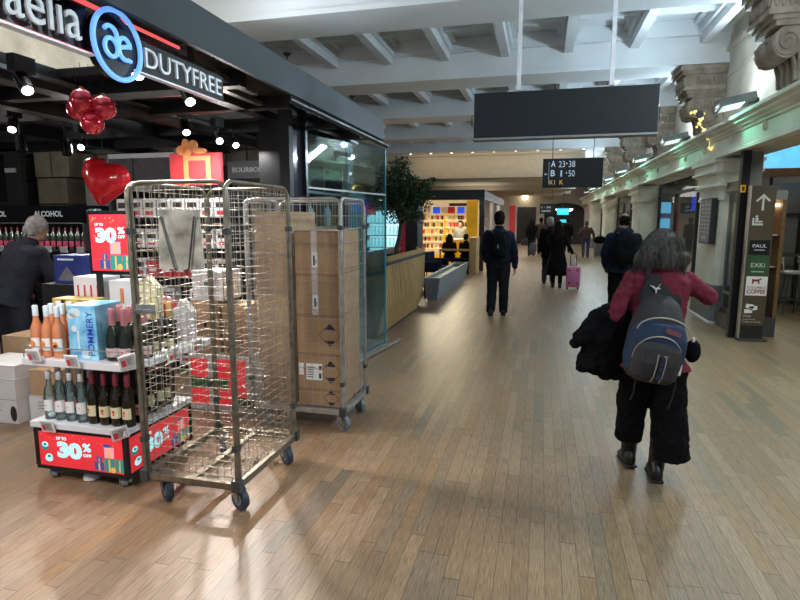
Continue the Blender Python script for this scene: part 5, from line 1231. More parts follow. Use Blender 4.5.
MB().box((-.08, 0, 0), (.13, .9, 1.13)).build('end_board', 'woodslat', e, .008); MB().box((-1.0, .1, .38), (-.08, .8, .48)).build('seat', 'blackcl', e, .02); MB().box((-1.0, .0, .72), (-.08, .06, .78)).box((-1.0, .0, .1), (-.95, .06, .78)).build('rail', 'woodslat', e)
for x in (-.95, -.15): MB().box((x-.03, .2, 0), (x+.03, .7, .38)).build('leg', 'darkgrey', e)
# ---- the lit yellow kiosk
KX, KY = -1.78, 18.2
e = empty('kiosk', (0, 0, 0), 0, 'yellow and white lit shop kiosk with a black fascia beyond the seating', 'kiosk')
MB().box((-5.2, KY, 2.30), (KX, KY+.12, 2.62)).build('front_fascia', 'fascia', e); MB().box((KX-.12, KY+.12, 2.32), (KX, 28, 2.60)).build('side_fascia', 'grey', e); MB().box((-5.2, KY+.12, 2.56), (KX-.12, 28, 2.62)).build('roof', 'white', e)
MB().box((KX-.16, KY, 0), (KX, KY+.16, 2.30)).build('corner_post', 'blackgl', e); MB().box((-3.98, KY-.1, 0), (-3.86, KY+.1, 2.3)).build('corner_post', 'black', e)
MB().box((KX-.12, 21.6, 0), (KX, 21.75, 2.32)).build('side_post', 'lgrey', e); MB().box((KX-.12, 25, 0), (KX, 25.15, 2.32)).build('side_post', 'lgrey', e)
MB().box((-2.42, KY+.55, 0), (-2.05, KY+.9, 2.3)).build('yellow_column', 'yellow', e); MB().box((-2.06, KY+.5, 0.2), (-2.02, KY+.9, 2.0)).build('column_trim', 'gold', e)
BY = 20.3
MB().box((-5.2, BY+.4, 0), (-2.3, BY+.45, 2.5)).build('back_wall', 'kiosklit', e)
MB().box((-5.2, BY-.05, 0), (-2.45, BY+.4, .36)).build('base_cabinet', 'yellow', e)
for x in (-4.35, -3.42, -2.5): MB().box((x-.03, BY-.02, .36), (x+.03, BY+.4, 2.1)).build('upright', 'yellow', e)
SH = (.62, .88, 1.14, 1.40, 1.66)
for z in SH: MB().box((-5.1, BY, z-.03), (-2.5, BY+.4, z)).build('shelf_board', 'kiosklit', e)
m = MB(); 
for k, (x, mi) in enumerate(((-4.2, 0), (-3.85, 1), (-3.55, 0), (-3.3, 2), (-2.95, 1), (-2.7, 0))): m.box((x, BY-.03, 1.88), (x+.26, BY, 2.12), mi)
m.build('header_picture', ['paper', 'bluescr', 'redpr'], e); MB().box((-3.25, BY-.06, 2.15), (-2.6, BY-.03, 2.25)).build('header_sign', 'ink', e)
MB().box((-5.0, BY-.06, .8), (-4.42, BY-.02, 1.95)).build('red_poster', 'pink', e)
items = []
for nm, mm in (('jar', 'gold'), ('box', 'redpr'), ('box', 'paper'), ('jar', 'wooddk'), ('box', 'ink'), ('box', 'yellowbox')):
    q = empty('product_'+nm)
    if nm == 'jar': MB().lathe([(.03, 0), (.036, .01), (.036, .11), (.02, .14), (.02, .16)], n=8).build('body', mm, q)
    else: MB().box((-.035, -.03, 0), (.035, .03, .15)).build('body', mm, q)
    MB().cb((0, 0, .165), (.03, .03, .01)).build('lid', 'ink', q); items.append([q, False, mm, nm])
cn = {'gold': 'gold', 'redpr': 'red', 'paper': 'white', 'wooddk': 'brown', 'ink': 'black', 'yellowbox': 'ochre'}
for z in SH:
    for i in range(23):
        it = random.choice(items); o = it[0] if not it[1] else dup(it[0], (0, 0, 0)); it[1] = True
        o.location = (-4.30+.0775*i, BY+.10+.08*(i % 2), z); tag(o, 'small %s product %s on the lit kiosk shelves' % (cn[it[2]], it[3]), it[3], '%s %ss on the lit kiosk shelves' % (cn[it[2]], it[3]))
for x in (-4.6, -3.7, -2.9):
    l = empty('kiosk_lamp', (x, 19.3, 2.4), 0, 'bright downlight in the kiosk, ' + {-4.6: 'behind the tree crown', -3.7: 'left one in view', -2.9: 'right one in view'}[x], 'lamp', 'bright downlights in the kiosk')
    MB().cyl((0, 0, 0), (0, 0, .16), .07, n=12).build('housing', 'lgrey', l); MB().cyl((0, 0, -.012), (0, 0, 0), .06, n=12).build('lens', 'warmlamp', l)
area((-3.3, 19.2, 2.45), (math.radians(-25), 0, 0), 2.2, 100, (1, .86, .58), .5); area((-3.0, 23, 2.5), (0, 0, 0), 2.2, 70, (1, .9, .75), 4)
area((-3.4, 17.6, 2.3), (math.radians(-35), 0, 0), 2.0, 35, (1, .85, .6), .2)
e = empty('service_counter', (-2.75, 19.2, 0), 0, 'yellow counter inside the kiosk', 'counter')
MB().box((-.35, 0, 0), (.3, .5, .95)).build('body', 'yellow', e); MB().box((-.37, -.03, .95), (.32, .53, 1.0)).build('worktop', 'paper', e)
# wall cases and racks beyond the kiosk side
e = empty('goods_rack', (-2.7, 23.5, 0), 0, 'pale goods rack seen through the side of the kiosk', 'rack')
MB().box((0, 0, 0), (.4, 1.6, .15)).box((0, 0, 0), (.03, 1.6, 2.1)).build('frame', 'lgrey', e)
for z in (.5, .9, 1.3, 1.7): MB().box((0, 0, z-.03), (.4, 1.6, z)).build('shelf_board', 'lgrey', e)
m = MB()
for z in (.15, .5, .9, 1.3):
    for k in range(9): m.box((.05, .05+.17*k, z), (.3, .05+.17*k+.13, z+random.uniform(.15, .28)), k % 4)
m.build('goods', ['paper', 'greenpr', 'wooddk', 'redpr'], e)
# warm glow of the coffered bay before the bulkhead
for i in range(9):
    x = -5.0+.8*i
    l = empty('ceiling_downlight', (x, 21.6, 4.21), 0, 'small warm downlight in the row along the bulkhead, %s from the left' % ORD[i], 'lamp', 'warm downlights along the bulkhead')
    MB().cyl((0, 0, -.03), (0, 0, .65), .05, n=10).build('housing', 'white', l); MB().cyl((0, 0, -.036), (0, 0, -.03), .04, n=10).build('lens', 'warmlamp', l)
area((-2, 21.3, 4.1), (math.radians(35), 0, 0), 6, 11, (1, .72, .4), .3)
area((-1.5, 31, 3.0), (0, 0, 0), 5, 190, (1, .92, .8), 12)
# ---- the far end
m = MB(); m.box((-1.6, 39.55, 0), (-.35, 39.68, 2.5)); tag(m.build('dark_shopfront', 'blackgl'), 'dark shop front at the far end of the hall, left of the walkers', 'shop front')
m = MB(); m.box((-2.1, 39.5, 0), (-1.75, 39.68, 2.6)); tag(m.build('red_banner', 'giftred'), 'red and white panel at the far end beside the kiosk', 'panel')
m = MB(); m.box((-1.72, 39.5, 0), (-1.62, 39.68, 2.6)); tag(m.build('white_banner', 'paper'), 'narrow white panel next to the red one at the far end', 'panel')
e = empty('far_arch', (1.5, 39.4, 0), 0, 'dark arched passage with a white lamp at the far end', 'passage')
pl = [(-1.3, 0), (1.3, 0), (1.3, 2.2)]+[(1.3*math.cos(a), 2.2+.55*math.sin(a)) for a in [PI*i/16 for i in range(1, 16)]]+[(-1.3, 2.2)]
MB().prism(pl, (0, 0, 0), (1, 0, 0), (0, 0, 1), (0, -1, 0), -.25).build('opening', 'black', e)
MB().prism([(.55*math.cos(a), .18*math.sin(a)) for a in [PI+PI*i/12 for i in range(13)]], (0, -.05, 2.35), (1, 0, 0), (0, 0, 1), (0, 1, 0), .05).build('lamp', 'lampwhite', e)
MB().box((-.25, -.05, 1.45), (.25, 0, 1.65)).build('small_screen', 'cyanscr', e)
e = empty('wall_lantern', (-1.1, 39.3, 3.0), 0, 'small yellow wall lantern on the far end wall', 'lamp')
MB().lathe([(.12, 0), (.2, .1), (.2, .45), (.05, .6)], n=10).build('globe', 'warmlamp', e); MB().box((-.03, 0, .5), (.03, .4, .6)).build('arm', 'darkgrey', e)
e = empty('wall_clock', (.5, 39.5, 3.35), 0, 'round pale clock on the far end wall', 'clock')
MB().cyl((0, 0, 0), (0, .2, 0), .32, n=24).build('case', 'grey', e); MB().cyl((0, -.01, 0), (0, 0, 0), .28, n=24).build('face', 'paper', e)
# security camera bracket under the ceiling
e = empty('ceiling_bracket', (1.35, 13.6, 3.75), 0, 'white camera bracket under the ceiling above the gate sign', 'bracket')
MB().cyl((0, 0, 0), (0, 0, 1.1), .02, n=8).cyl((-.2, 0, -.1), (.25, 0, .12), .02, n=8).build('arm', 'white', e); MB().cyl((-.2, -.05, -.16), (-.05, -.05, -.1), .05, n=10).build('camera', 'lgrey', e)
# ------------------------------------------------------------------ people
def lean_fn(lean=0., side=0., twist=0.):
    R_ = Euler((-lean, side, 0)).to_matrix() @ Matrix.Rotation(twist, 3, 'Z'); c = V((0, 0, .95))
    return lambda p: R_ @ (V(p)-c) + c
def xf(mb, fn, start=0):
    mb.v[start:] = [tuple(fn(v)) for v in mb.v[start:]]
def hand(m, elbow, wrist, side, curl=.5, fwd=(0, 1, 0)):
    d = (V(wrist)-V(elbow)).normalized(); w = V(wrist); f = V(fwd); f = (f-d*f.dot(d)).normalized(); n = d.cross(f)*(1 if side > 0 else -1)
    if n.x*side > 0: n = -n
    for k in (-.024, -.008, .008, .024): m.cap(w+f*k*.6, w+d*.088+f*k, .0165, .0135)
    for k, L in ((-.029, .058), (-.010, .074), (.010, .080), (.029, .072)):
        p = w+d*.088+f*k*1.05; a = curl*.7; q = p+(d*math.cos(a)+n*math.sin(a))*L*.5; a2 = curl*1.7; r_ = q+(d*math.cos(a2)+n*math.sin(a2))*L*.5
        m.cap(p-d*.012, q, .0098, .0092); m.cap(q, r_, .0092, .0078)
    t0 = w+d*.02+f*.022; t1 = t0+d*.035+f*.028+n*.012; t2 = t1+d*.030+f*.004+n*.014
    m.cap(t0, t1, .014, .011); m.cap(t1, t2, .011, .009)
def head(m, hx=0.):
    m.cap((0, -.01, 1.44), (0, .015, 1.56), .058, .053)
    m.ell((0, .015, 1.645), (.076, .096, .108)); m.ell((0, .055, 1.585), (.056, .062, .06)); m.cap((0, .098, 1.548), (0, .1, 1.555), .022)
    m.cap((0, .108, 1.655), (0, .128, 1.615), .010, .016)
    for s in (-1, 1):
        m.ell((s*.079, .005, 1.63), (.012, .024, .034)); m.ell((s*.034, .098, 1.648), (.015, .012, .011)); m.cap((s*.015, .104, 1.668), (s*.05, .095, 1.67), .009); m.ell((s*.045, .075, 1.612), (.022, .022, .022))
    m.cap((-.02, .112, 1.582), (.02, .112, 1.582), .0095); m.cap((-.017, .11, 1.571), (.017, .11, 1.571), .0095)
LEGS0 = dict(L=[(-.095, 0, .93), (-.10, .03, .50), (-.10, 0, .09)], R=[(.095, 0, .93), (.10, .02, .50), (.10, -.02, .09)])
def person(loc, rz, H, label, legs=None, arms=None, U=None, hair='short', hairm='darkhair', top='blackcl', bottom='jeans', hem=.86, flare=1., collar=True, hood=False,
           coat=False, legr=1., group=None, voxel=.008, cvox=.013, topname='jacket', wr=.022, shz=0., hands=True, seated=False, shoes=True, curl=(.6, .6), leg_rings=None, bulk=1., hair_c=(0, 0, 0), shr=1.):
    k = H/1.75; e = empty('person', loc, rz, label, 'person', group); e.scale = (k, k, k)
    U = U or (lambda p: V(p)); legs = legs or LEGS0
    A = arms or dict(L=[(-.185, 0, 1.40), (-.235, -.03, 1.12), (-.23, .03, .87)], R=[(.185, 0, 1.40), (.235, -.03, 1.12), (.23, .03, .87)])
    m = MB()
    m.loft([(0, 0, .88, .13, .10), (0, 0, .95, .155, .115), (0, 0, 1.02, .15, .11), (0, 0, 1.12, .13, .10), (0, 0, 1.26, .16, .112), (0, -.005, 1.37, .17, .1), (0, -.01, 1.43, .11, .07), (0, -.01, 1.47, .06, .055)])
    head(m); xf(m, U)
    AA = {}
    for s, q in (('L', -1), ('R', 1)):
        P = [U(p) for p in A[s]]; AA[s] = P
        m.chain(P, [.052, .040, .028])
        if hands: hand(m, P[1], P[2], q, curl[0 if s == 'L' else 1])
        Lg = legs[s]; m.chain(Lg, [.085, .056, .04])
        t = V(legs.get('toe'+s, (0, 1, -.1))).normalized(); a = V(Lg[2]); m.cap(a-t*.04+V((0, 0, -.035)), a+t*.14+V((0, 0, -.045)), .035, .028)
    blob(m, 'body', 'skin', e, voxel, 5)
    # shoes
    if shoes:
        for s in 'LR':
            m = MB(); t = V(legs.get('toe'+s, (0, 1, -.1))).normalized(); a = V(legs[s][2]); h = V((t.x, t.y, 0)).normalized(); sd = V((h.y, -h.x, 0))
            heel = a-t*.055+V((0, 0, -.042)); toe = a+t*.165+V((0, 0, -.052))
            m.cap(heel, a+t*.09+V((0, 0, -.045)), .041, .044); m.cap(a+t*.09+V((0, 0, -.045)), toe, .044, .036); m.cap(heel+V((0, 0, .02)), a+V((0, 0, .03)), .04, .05)
            o = blob(m, 'shoe', 'shoe', e, .011, 4)
            m = MB(); R_ = t.to_track_quat('Y', 'Z').to_matrix()
            m.cb(tuple(a+t*.05+R_ @ V((0, 0, -.079))), (.085, .27, .016), R=R_); m.build('sole', 'ink', o, .005)
    # trousers
    m = MB()
    if leg_rings:
        for rg in leg_rings: m.loft(rg, n=26, p=2.2)
        m.loft([(0, 0, .78, .17*bulk, .125), (0, 0, .9, .185*bulk, .14), (0, 0, 1.02, .17*bulk, .125)])
    else:
        if not seated: m.loft([(0, 0, .82, .15, .11), (0, 0, .92, .17, .125), (0, 0, 1.04, .155, .115)])
        else: m.chain([(-.09, 0, .95), (.09, 0, .95)], [.13, .13])
        for s in 'LR':
            P = legs[s]; q = V(P[2])-V(P[1]); m.chain([P[0], P[1], V(P[2])-q*.02], [.105*legr, .078*legr, .068*legr])
    blob(m, 'trousers', bottom, e, cvox, 5, wr, .09, wr*.4)
    # jacket / coat
    m = MB(); B = bulk
    if coat: rings = [(0, .0, hem, .235*flare, .20*flare), (0, 0, hem+.25, .215*flare, .175*flare), (0, 0, .92, .19, .145), (0, 0, 1.08, .165, .125)]
    else: rings = [(0, .0, hem, .185*B*flare, .145*B*flare), (0, 0, hem+.1, .178*B, .14*B), (0, 0, 1.08, .168*B, .132*B)]
    rings += [(0, 0, 1.25+shz*.5, .185*B, .142*B), (0, -.005, 1.37+shz, .19*B, .128*B), (0, -.012, 1.435+shz, .145*B, .092*B), (0, -.01, 1.475+shz, .078, .073)]
    if collar: rings += [(0, -.005, 1.53+shz, .071, .071)]
    m.loft(rings)
    if hood: m.ell((0, -.10, 1.42), (.13, .075, .085)); m.cap((-.09, -.03, 1.46), (.09, -.03, 1.46), .06, .06)
    if not seated or True: xf(m, U)
    for s in 'LR':
        P = AA[s]; m.chain([P[0], P[1], P[2]*.93+P[1]*.07], [.066*B*shr, .057*B, .046*B])
    blob(m, topname, top, e, cvox, 5, wr, .1, wr*.45)
    # hair
    if hair:
        m = MB()
        if hair == 'short':
            m.ell((0, -.005, 1.675), (.096, .108, .106)); m.ell((0, -.04, 1.63), (.085, .07, .09)); m.cap((-.05, -.045, 1.58), (.05, -.045, 1.58), .034)
        if hair == 'balding':
            m.ell((0, -.02, 1.64), (.086, .088, .075)); m.cap((-.05, -.045, 1.58), (.05, -.045, 1.58), .032)
        if hair == 'long':
            m.ell((0, .0, 1.67), (.10, .112, .105)); m.loft([(0, -.05, 1.24, .09, .04), (0, -.075, 1.33, .14, .06), (0, -.05, 1.46, .145, .085), (0, -.02, 1.6, .125, .105), (0, 0, 1.7, .09, .09)])
        xf(m, U); xf(m, lambda p: V(p)+V(hair_c))
        # keep the face free
        blob(m, 'hair', hairm, e, .011, 4, .025, .035)
    return e, U, k

# --- stooping man in the shop
U1 = lean_fn(.42, .10)
person((-5.2, 4.45, 0), math.radians(-10), 1.76, 'grey haired man in a charcoal suit stooping over the goods by the ALCOHOL shelf', U=U1, hair='short', hairm='whitehair', top='suitcl', bottom='suitcl', hem=.80, bulk=1.16, flare=1.02,
       arms=dict(L=[(-.20, 0, 1.40), (-.20, .18, 1.16), (-.10, .40, 1.02)], R=[(.20, 0, 1.40), (.26, .20, 1.18), (.26, .44, 1.04)]), legr=1.15)
# --- walking man in dark clothes
LW = dict(L=[(-.095, 0, .93), (-.10, .10, .51), (-.11, -.02, .10)], R=[(.095, 0, .93), (.10, .02, .50), (.10, .10, .085)], toeL=(0, 1, -.28), toeR=(0, 1, -.08))
person((-.69, 9.74, 0), .03, 1.80, 'man in a dark navy jacket and jeans walking past the slatted counter', legs=LW, U=lean_fn(.03), hair='short', top='navycl', bottom='jeans', hem=.93, bulk=1.2, legr=1.12,
       arms=dict(L=[(-.185, 0, 1.375), (-.245, -.03, 1.12), (-.2, .12, .93)], R=[(.18, 0, 1.37), (.255, -.04, 1.11), (.275, .03, .84)]))
def backpack(loc, k, rz, label, mm='blackcl', spot_m=None, U=None, w_=.30, h_=.42):
    e = empty('backpack', loc, rz, label, 'backpack'); e.scale = (k, k, k)
    m = MB(); m.loft([(0, 0, 0, w_*.40, .06), (0, 0, .04, w_*.5, .085), (0, 0, h_*.5, w_*.5, .09), (0, .005, h_*.85, w_*.44, .075), (0, .015, h_, w_*.28, .045)], p=3.2); blob(m, 'bag_body', mm, e, .012, 4, .012, .08)
    m = MB(); m.loft([(0, -.07, .04, w_*.36, .04), (0, -.075, h_*.3, w_*.38, .05), (0, -.07, h_*.5, w_*.32, .035)], p=3.2); blob(m, 'front_pocket', mm, e, .012, 3)
    for s in (-1, 1): MB().tube([(s*.09, .06, h_*.98), (s*.105, .03, h_*1.04), (s*.11, .10, h_*1.10), (s*.12, .2, h_*1.06)], .016, 8).build('shoulder_strap', 'webbing', e)
    if spot_m:
        f = Fr((0, -.125, h_*.42)); m = MB(); m.rect(f, -.012, 0, .012, .06, .0, .004); m.build('zip_pull', spot_m, e)
    return e
backpack((-.68, 9.50, 1.03), 1.03, .03, 'small dark backpack with a light zip pull on the man by the slatted counter', 'blackcl', 'grey', w_=.27, h_=.40)
# --- woman in the long black coat with the pink case, and the white haired man beside her
LC = dict(L=[(-.08, 0, .93), (-.085, .05, .50), (-.09, .06, .085)], R=[(.08, 0, .93), (.085, .0, .50), (.09, -.06, .10)], toeR=(0, 1, -.25))
person((.42, 14.16, 0), 0, 1.63, 'woman with long dark hair in a long black coat pulling a pink suitcase', legs=LC, hair='long', top='blackcl', bottom='blackcl', hem=.34, coat=True, flare=1.25, topname='coat', legr=.78, U=lean_fn(.02),
       arms=dict(L=[(-.18, 0, 1.38), (-.23, -.02, 1.12), (-.15, .16, 1.0)], R=[(.18, 0, 1.38), (.27, -.04, 1.12), (.38, -.12, .92)]))
person((.24, 15.0, 0), 0, 1.72, 'white haired man in a dark coat walking left of the woman with the pink suitcase', legs=LW, hair='short', hairm='whitehair', top='blackcl', bottom='suitcl', hem=.70, flare=1.05, bulk=1.12)
e = empty('suitcase', (.80, 14.0, 0), 0, 'pink hard shell cabin suitcase with dark wheels pulled by the woman in the coat', 'suitcase')
m = MB(); m.loft([(0, 0, .05, .15, .085), (0, 0, .07, .165, .10), (0, 0, .52, .165, .10), (0, 0, .545, .15, .085)], p=5); m.build('shell', 'pinkcase', e)
m = MB()
for x in (-.11, -.055, 0, .055, .11): m.box((x-.006, -.106, .10), (x+.006, -.098, .50))
m.build('rib', 'pinkcase', e)
m = MB()
for x in (-.09, .09):
    for z in (.13, .44): m.box((x-.02, -.112, z), (x+.02, -.1, z+.05))
m.build('corner_guard', 'maroon', e, .003)
for x in (-.12, .12):
    for y in (-.05, .05): MB().cyl((x-.015, y, .03), (x+.015, y, .03), .03, n=14).box((x-.02, y-.02, .03), (x+.02, y+.02, .07)).build('wheel', 'ink', e)
MB().tube([(-.07, .06, .53), (-.07, .06, .83), (-.04, .06, .86), (.04, .06, .86), (.07, .06, .83), (.07, .06, .53)], .009, 8).build('handle', 'darkgrey', e)
e = empty('carrier_bag', (.83, 14.25, .33), 0, 'white carrier bag hanging beside the pink suitcase', 'bag')
m = MB(); m.loft([(0, 0, 0, .06, .03), (0, 0, .1, .09, .05), (0, 0, .3, .07, .035), (-.03, 0, .42, .03, .02)], p=2.4); blob(m, 'bag_body', 'paper', e, .012, 3, .02, .05)
MB().tube([(-.03, 0, .40), (-.05, 0, .50), (-.02, 0, .40)], .006, 6).build('handle', 'paper', e)
e = empty('shoulder_bag', (-.18, 15.05, .75), 0, 'pale shoulder bag at the left side of the white haired man', 'bag')
m = MB(); m.loft([(0, 0, 0, .07, .05), (0, 0, .15, .1, .06), (.02, 0, .32, .06, .04)], p=2.6); blob(m, 'bag_body', 'creamdk', e, .013, 3); MB().tube([(.0, 0, .3), (.1, 0, .62), (.05, .03, .3)], .01, 6).build('strap', 'webbing', e)
# --- man in the navy jacket
LB = dict(L=[(-.10, 0, .93), (-.10, .12, .52), (-.10, .02, .10)], R=[(.10, 0, .93), (.11, .03, .50), (.11, .08, .085)], toeL=(0, 1, -.3))
person((1.30, 9.6, 0), -.03, 1.77, 'man with thinning dark hair in a navy hooded jacket ahead of the woman in burgundy', legs=LB, hair='balding', top='navycl', bottom='blackcl', hem=.82, flare=1.22, bulk=1.22, hood=True, legr=1.1,
       arms=dict(L=[(-.195, 0, 1.37), (-.27, -.02, 1.12), (-.24, .08, .90)], R=[(.195, 0, 1.37), (.27, -.02, 1.12), (.2, .14, .96)]), hair_c=(0, 0, .015))
backpack((1.295, 9.29, .98), .98, -.03, 'black backpack on the man in the navy hooded jacket', 'blackcl', w_=.36, h_=.46)
# --- walkers far down the hall
person((-.38, 26.4, 0), .1, 1.70, 'far walker in dark clothes left of a second one, carrying a dark bag', legs=LW, hair='long', top='blackcl', bottom='suitcl', hem=.75, voxel=.012, cvox=.018)
person((.02, 27.5, 0), -.1, 1.74, 'far walker in dark clothes half hidden behind the first one', legs=LC, hair='short', top='browncl', bottom='blackcl', hem=.8, voxel=.012, cvox=.018)
person((1.30, 29, 0), 0, 1.7, 'far walker in dark clothes behind the white haired man', legs=LW, hair='short', top='blackcl', bottom='blackcl', hem=.8, voxel=.012, cvox=.018)
e = empty('suitcase', (.28, 26.6, 0), .2, 'small black suitcase beside the far walkers', 'suitcase')
MB().box((-.16, -.1, .05), (.16, .1, .55)).build('shell', 'ink', e, .03); MB().box((-.14, -.08, 0), (-.1, .08, .06)).box((.1, -.08, 0), (.14, .08, .06)).build('wheels', 'darkgrey', e); MB().tube([(-.07, .06, .54), (-.07, .06, .95), (.07, .06, .95), (.07, .06, .54)], .01, 6).build('handle', 'darkgrey', e)
e = empty('hand_bag', (-.70, 26.3, .48), 0, 'dark hand bag held low by the far left walker', 'bag'); m = MB(); m.loft([(0, 0, 0, .15, .07), (0, 0, .15, .17, .08), (0, 0, .27, .12, .06)], p=3); m.build('bag_body', 'ink', e); MB().tube([(-.06, 0, .26), (.0, 0, .42), (.06, 0, .26)], .01, 6).build('handle', 'webbing', e)
person((1.95, 25.8, 0), 0, 1.58, 'short haired man in a brown jacket and blue jeans with a grey suitcase', legs=LB, hair='short', hairm='greyhair', top='browncl', bottom='bluejeans', hem=.9, bulk=1.25, voxel=.012, cvox=.016,
       arms=dict(L=[(-.20, 0, 1.39), (-.30, -.02, 1.14), (-.24, .1, .95)], R=[(.20, 0, 1.39), (.33, -.02, 1.15), (.38, .03, .95)]))
e = empty('suitcase', (2.50, 25.8, 0), .1, 'grey suitcase standing right of the man in the brown jacket', 'suitcase')
MB().box((-.19, -.12, .06), (.19, .12, .60)).build('shell', 'greycase', e, .03)
m = MB()
for x in (-.13, .13): m.cyl((x-.02, 0, .035), (x+.02, 0, .035), .035, n=12)
m.build('wheels', 'ink', e); MB().tube([(-.09, .08, .58), (-.09, .08, .95), (.09, .08, .95), (.09, .08, .58)], .011, 6).build('handle', 'darkgrey', e)
e = empty('travel_bag', (2.52, 25.68, .61), .2, 'black travel bag resting on the grey suitcase', 'bag'); m = MB(); m.ell((0, 0, .17), (.29, .13, .17)); blob(m, 'bag_body', 'blackcl', e, .02, 3, .03, .08); MB().tube([(-.1, 0, .32), (-.05, 0, .40), (.05, 0, .40), (.1, 0, .32)], .012, 6).build('handle', 'webbing', e)
# --- seated people and the kiosk clerk
LS = dict(L=[(-.10, 0, .95), (-.12, .42, .95), (-.12, .44, .45)], R=[(.10, 0, .95), (.12, .42, .95), (.12, .40, .45)])
for (x, y, rz, lab, hr) in ((-2.74, 17.25, .1, 'person in dark clothes seated behind the low trough, left one of two', 'long'), (-2.24, 17.35, -.1, 'person in dark clothes seated by the wooden bench divider, right one of two', 'short')):
    e, _, _ = person((x, y, -.30), rz, 1.52, lab, legs=LS, hair=hr, top='blackcl', bottom='blackcl', hem=.92, seated=True, voxel=.012, cvox=.016,
       arms=dict(L=[(-.185, 0, 1.40), (-.23, .05, 1.14), (-.14, .26, 1.08)], R=[(.185, 0, 1.40), (.23, .05, 1.14), (.14, .26, 1.08)]))
person((-2.78, 19.9, 0), PI, 1.62, 'kiosk clerk with dark hair behind the yellow counter', hair='short', top='greycl', bottom='blackcl', hem=.9, voxel=.012, cvox=.016)

# --- woman in burgundy in the foreground
WL = dict(L=[(-.095, .02, .90), (-.095, .10, .50), (-.10, .14, .092)], R=[(.10, .0, .90), (.09, .0, .50), (.045, -.07, .088)], toeL=(-.08, 1, -.12), toeR=(.05, 1, -.06))
U9 = lean_fn(.10, .03, -.08)
we, _, wk = person((.74, 3.80, 0), .05, 1.60, 'grey haired woman in a burgundy sweater and wide black trousers, right elbow raised', legs=WL, U=U9, hair=None, top='burg', bottom='blackcl', hem=.80, bulk=1.03, flare=1.28, collar=True, topname='sweater',
       voxel=.0055, cvox=.0085, wr=.026, shr=.95, shz=.05,
       arms=dict(L=[(-.175, 0, 1.42), (-.29, -.06, 1.15), (-.20, .20, 1.08)], R=[(.175, 0, 1.43), (.315, .0, 1.325), (.16, .24, 1.42)]), curl=(.9, 1.1),
       leg_rings=[[(-.11, .13, .215, .092, .12), (-.108, .11, .38, .098, .115), (-.105, .08, .55, .108, .115), (-.098, .03, .8, .112, .12), (-.09, .02, .92, .10, .11)],
                  [(.135, -.05, .165, .132, .135), (.13, -.03, .33, .12, .125), (.118, .0, .52, .122, .12), (.105, .01, .8, .118, .12), (.09, .0, .92, .10, .11)]])
for s in 'LR':
    a = V(WL[s][2]); m = MB(); m.cap(a+V((0, .0, -.01)), V(WL[s][1])*.45+a*.55, .055, .06); blob(m, 'boot_shaft', 'shoe', we, .011, 3)
# thick shoulder length grey hair
m = MB(); m.ell((0, .0, 1.655), (.115, .125, .125)); m.ell((0, -.03, 1.60), (.145, .12, .125)); m.ell((-.085, -.03, 1.575), (.085, .10, .07)); m.ell((.09, -.03, 1.59), (.085, .10, .065)); m.ell((0, -.06, 1.57), (.13, .08, .07)); m.ell((-.135, -.01, 1.545), (.05, .07, .045)); m.ell((.14, -.01, 1.57), (.05, .07, .045))
xf(m, U9); h_o = blob(m, 'hair', 'greyhair', we, .008, 5, .028, .045)
m = MB(); rr = random.Random(5)
for i in range(420):
    a = rr.uniform(-PI*.98, .0) if i % 6 else rr.uniform(-PI, PI); t0 = rr.uniform(.1, 1.0)
    pts = []; rad0 = .12*math.sin(t0); 
    for j in range(7):
        q = j/6; z = 1.655+.128*math.cos(t0)*(1-q)**.8 - q*(.125+.045*rr.random()) ; rad = rad0*(1-q)+q*(.162+.02*math.sin(7*a)); rad = max(rad, .0)+ .028*math.sin(PI*q)
        aa = a+.10*math.sin(q*5+i); pts.append(V((rad*math.cos(aa)*1.0, rad*math.sin(aa)*.86-.012, z)))
    m.tube(pts, [.0026, .0034, .0038, .0036, .003, .0022, .001], 4)
xf(m, U9); m.build('strands', 'greyhair', h_o)
# day pack hanging low on her back
bp = empty('backpack', (.672, 3.60, .705), .10, 'charcoal and blue day pack with beige piping slung on the woman in burgundy', 'backpack'); bp.rotation_euler = (math.radians(-6), math.radians(9), .10)
m = MB(); m.loft([(-.01, .01, .0, .12, .07), (0, 0, .035, .168, .11), (0, 0, .12, .19, .13), (0, 0, .28, .19, .13), (0, .01, .40, .168, .11), (0, .03, .49, .125, .08), (0, .05, .54, .07, .045)], p=2.7); blob(m, 'bag_body', 'bpgrey', bp, .009, 5, .008, .1)
m = MB(); m.loft([(0, -.02, .05, .182, .125), (0, -.025, .14, .196, .135), (0, -.025, .27, .194, .134), (0, -.018, .35, .17, .115), (0, -.0, .40, .12, .08)], p=2.7); blob(m, 'blue_panel', 'bpblue', bp, .009, 5, .008, .1)
m = MB(); m.loft([(-.01, -.075, -.005, .11, .06), (-.01, -.085, .03, .152, .095), (-.01, -.095, .12, .165, .105), (-.01, -.09, .21, .158, .098), (-.01, -.07, .265, .12, .075), (-.01, -.05, .29, .07, .045)], p=2.7); blob(m, 'front_pocket', 'bpgrey', bp, .008, 5, .006, .1)
def on_y(fn, n=24): return [fn(i/n) for i in range(n+1)]
m = MB(); m.tube(on_y(lambda t: V((.175*math.cos(PI*(1-t)), -.115-.05*math.sin(PI*t)*.6, .345+.09*math.sin(PI*t)-.035))), .005, 6); m.build('piping', 'piping', bp)
m = MB(); m.tube(on_y(lambda t: V((-.01+.160*math.cos(PI*(1-t)), -.11-.05*math.sin(PI*t), .13+.155*math.sin(PI*t)**.8))), .0048, 6)
m.tube(on_y(lambda t: V((-.01+.098*math.cos(PI*(1-t)), -.145-.045*math.sin(PI*t), .225-.055*math.sin(PI*t)))), .0048, 6)
for x in (-.032, .022): m.tube([(x, -.196, .178), (x, -.201, .12), (x-.005, -.192, .04), (x-.007, -.16, .008)], .0042, 6)
m.build('piping', 'piping', bp)
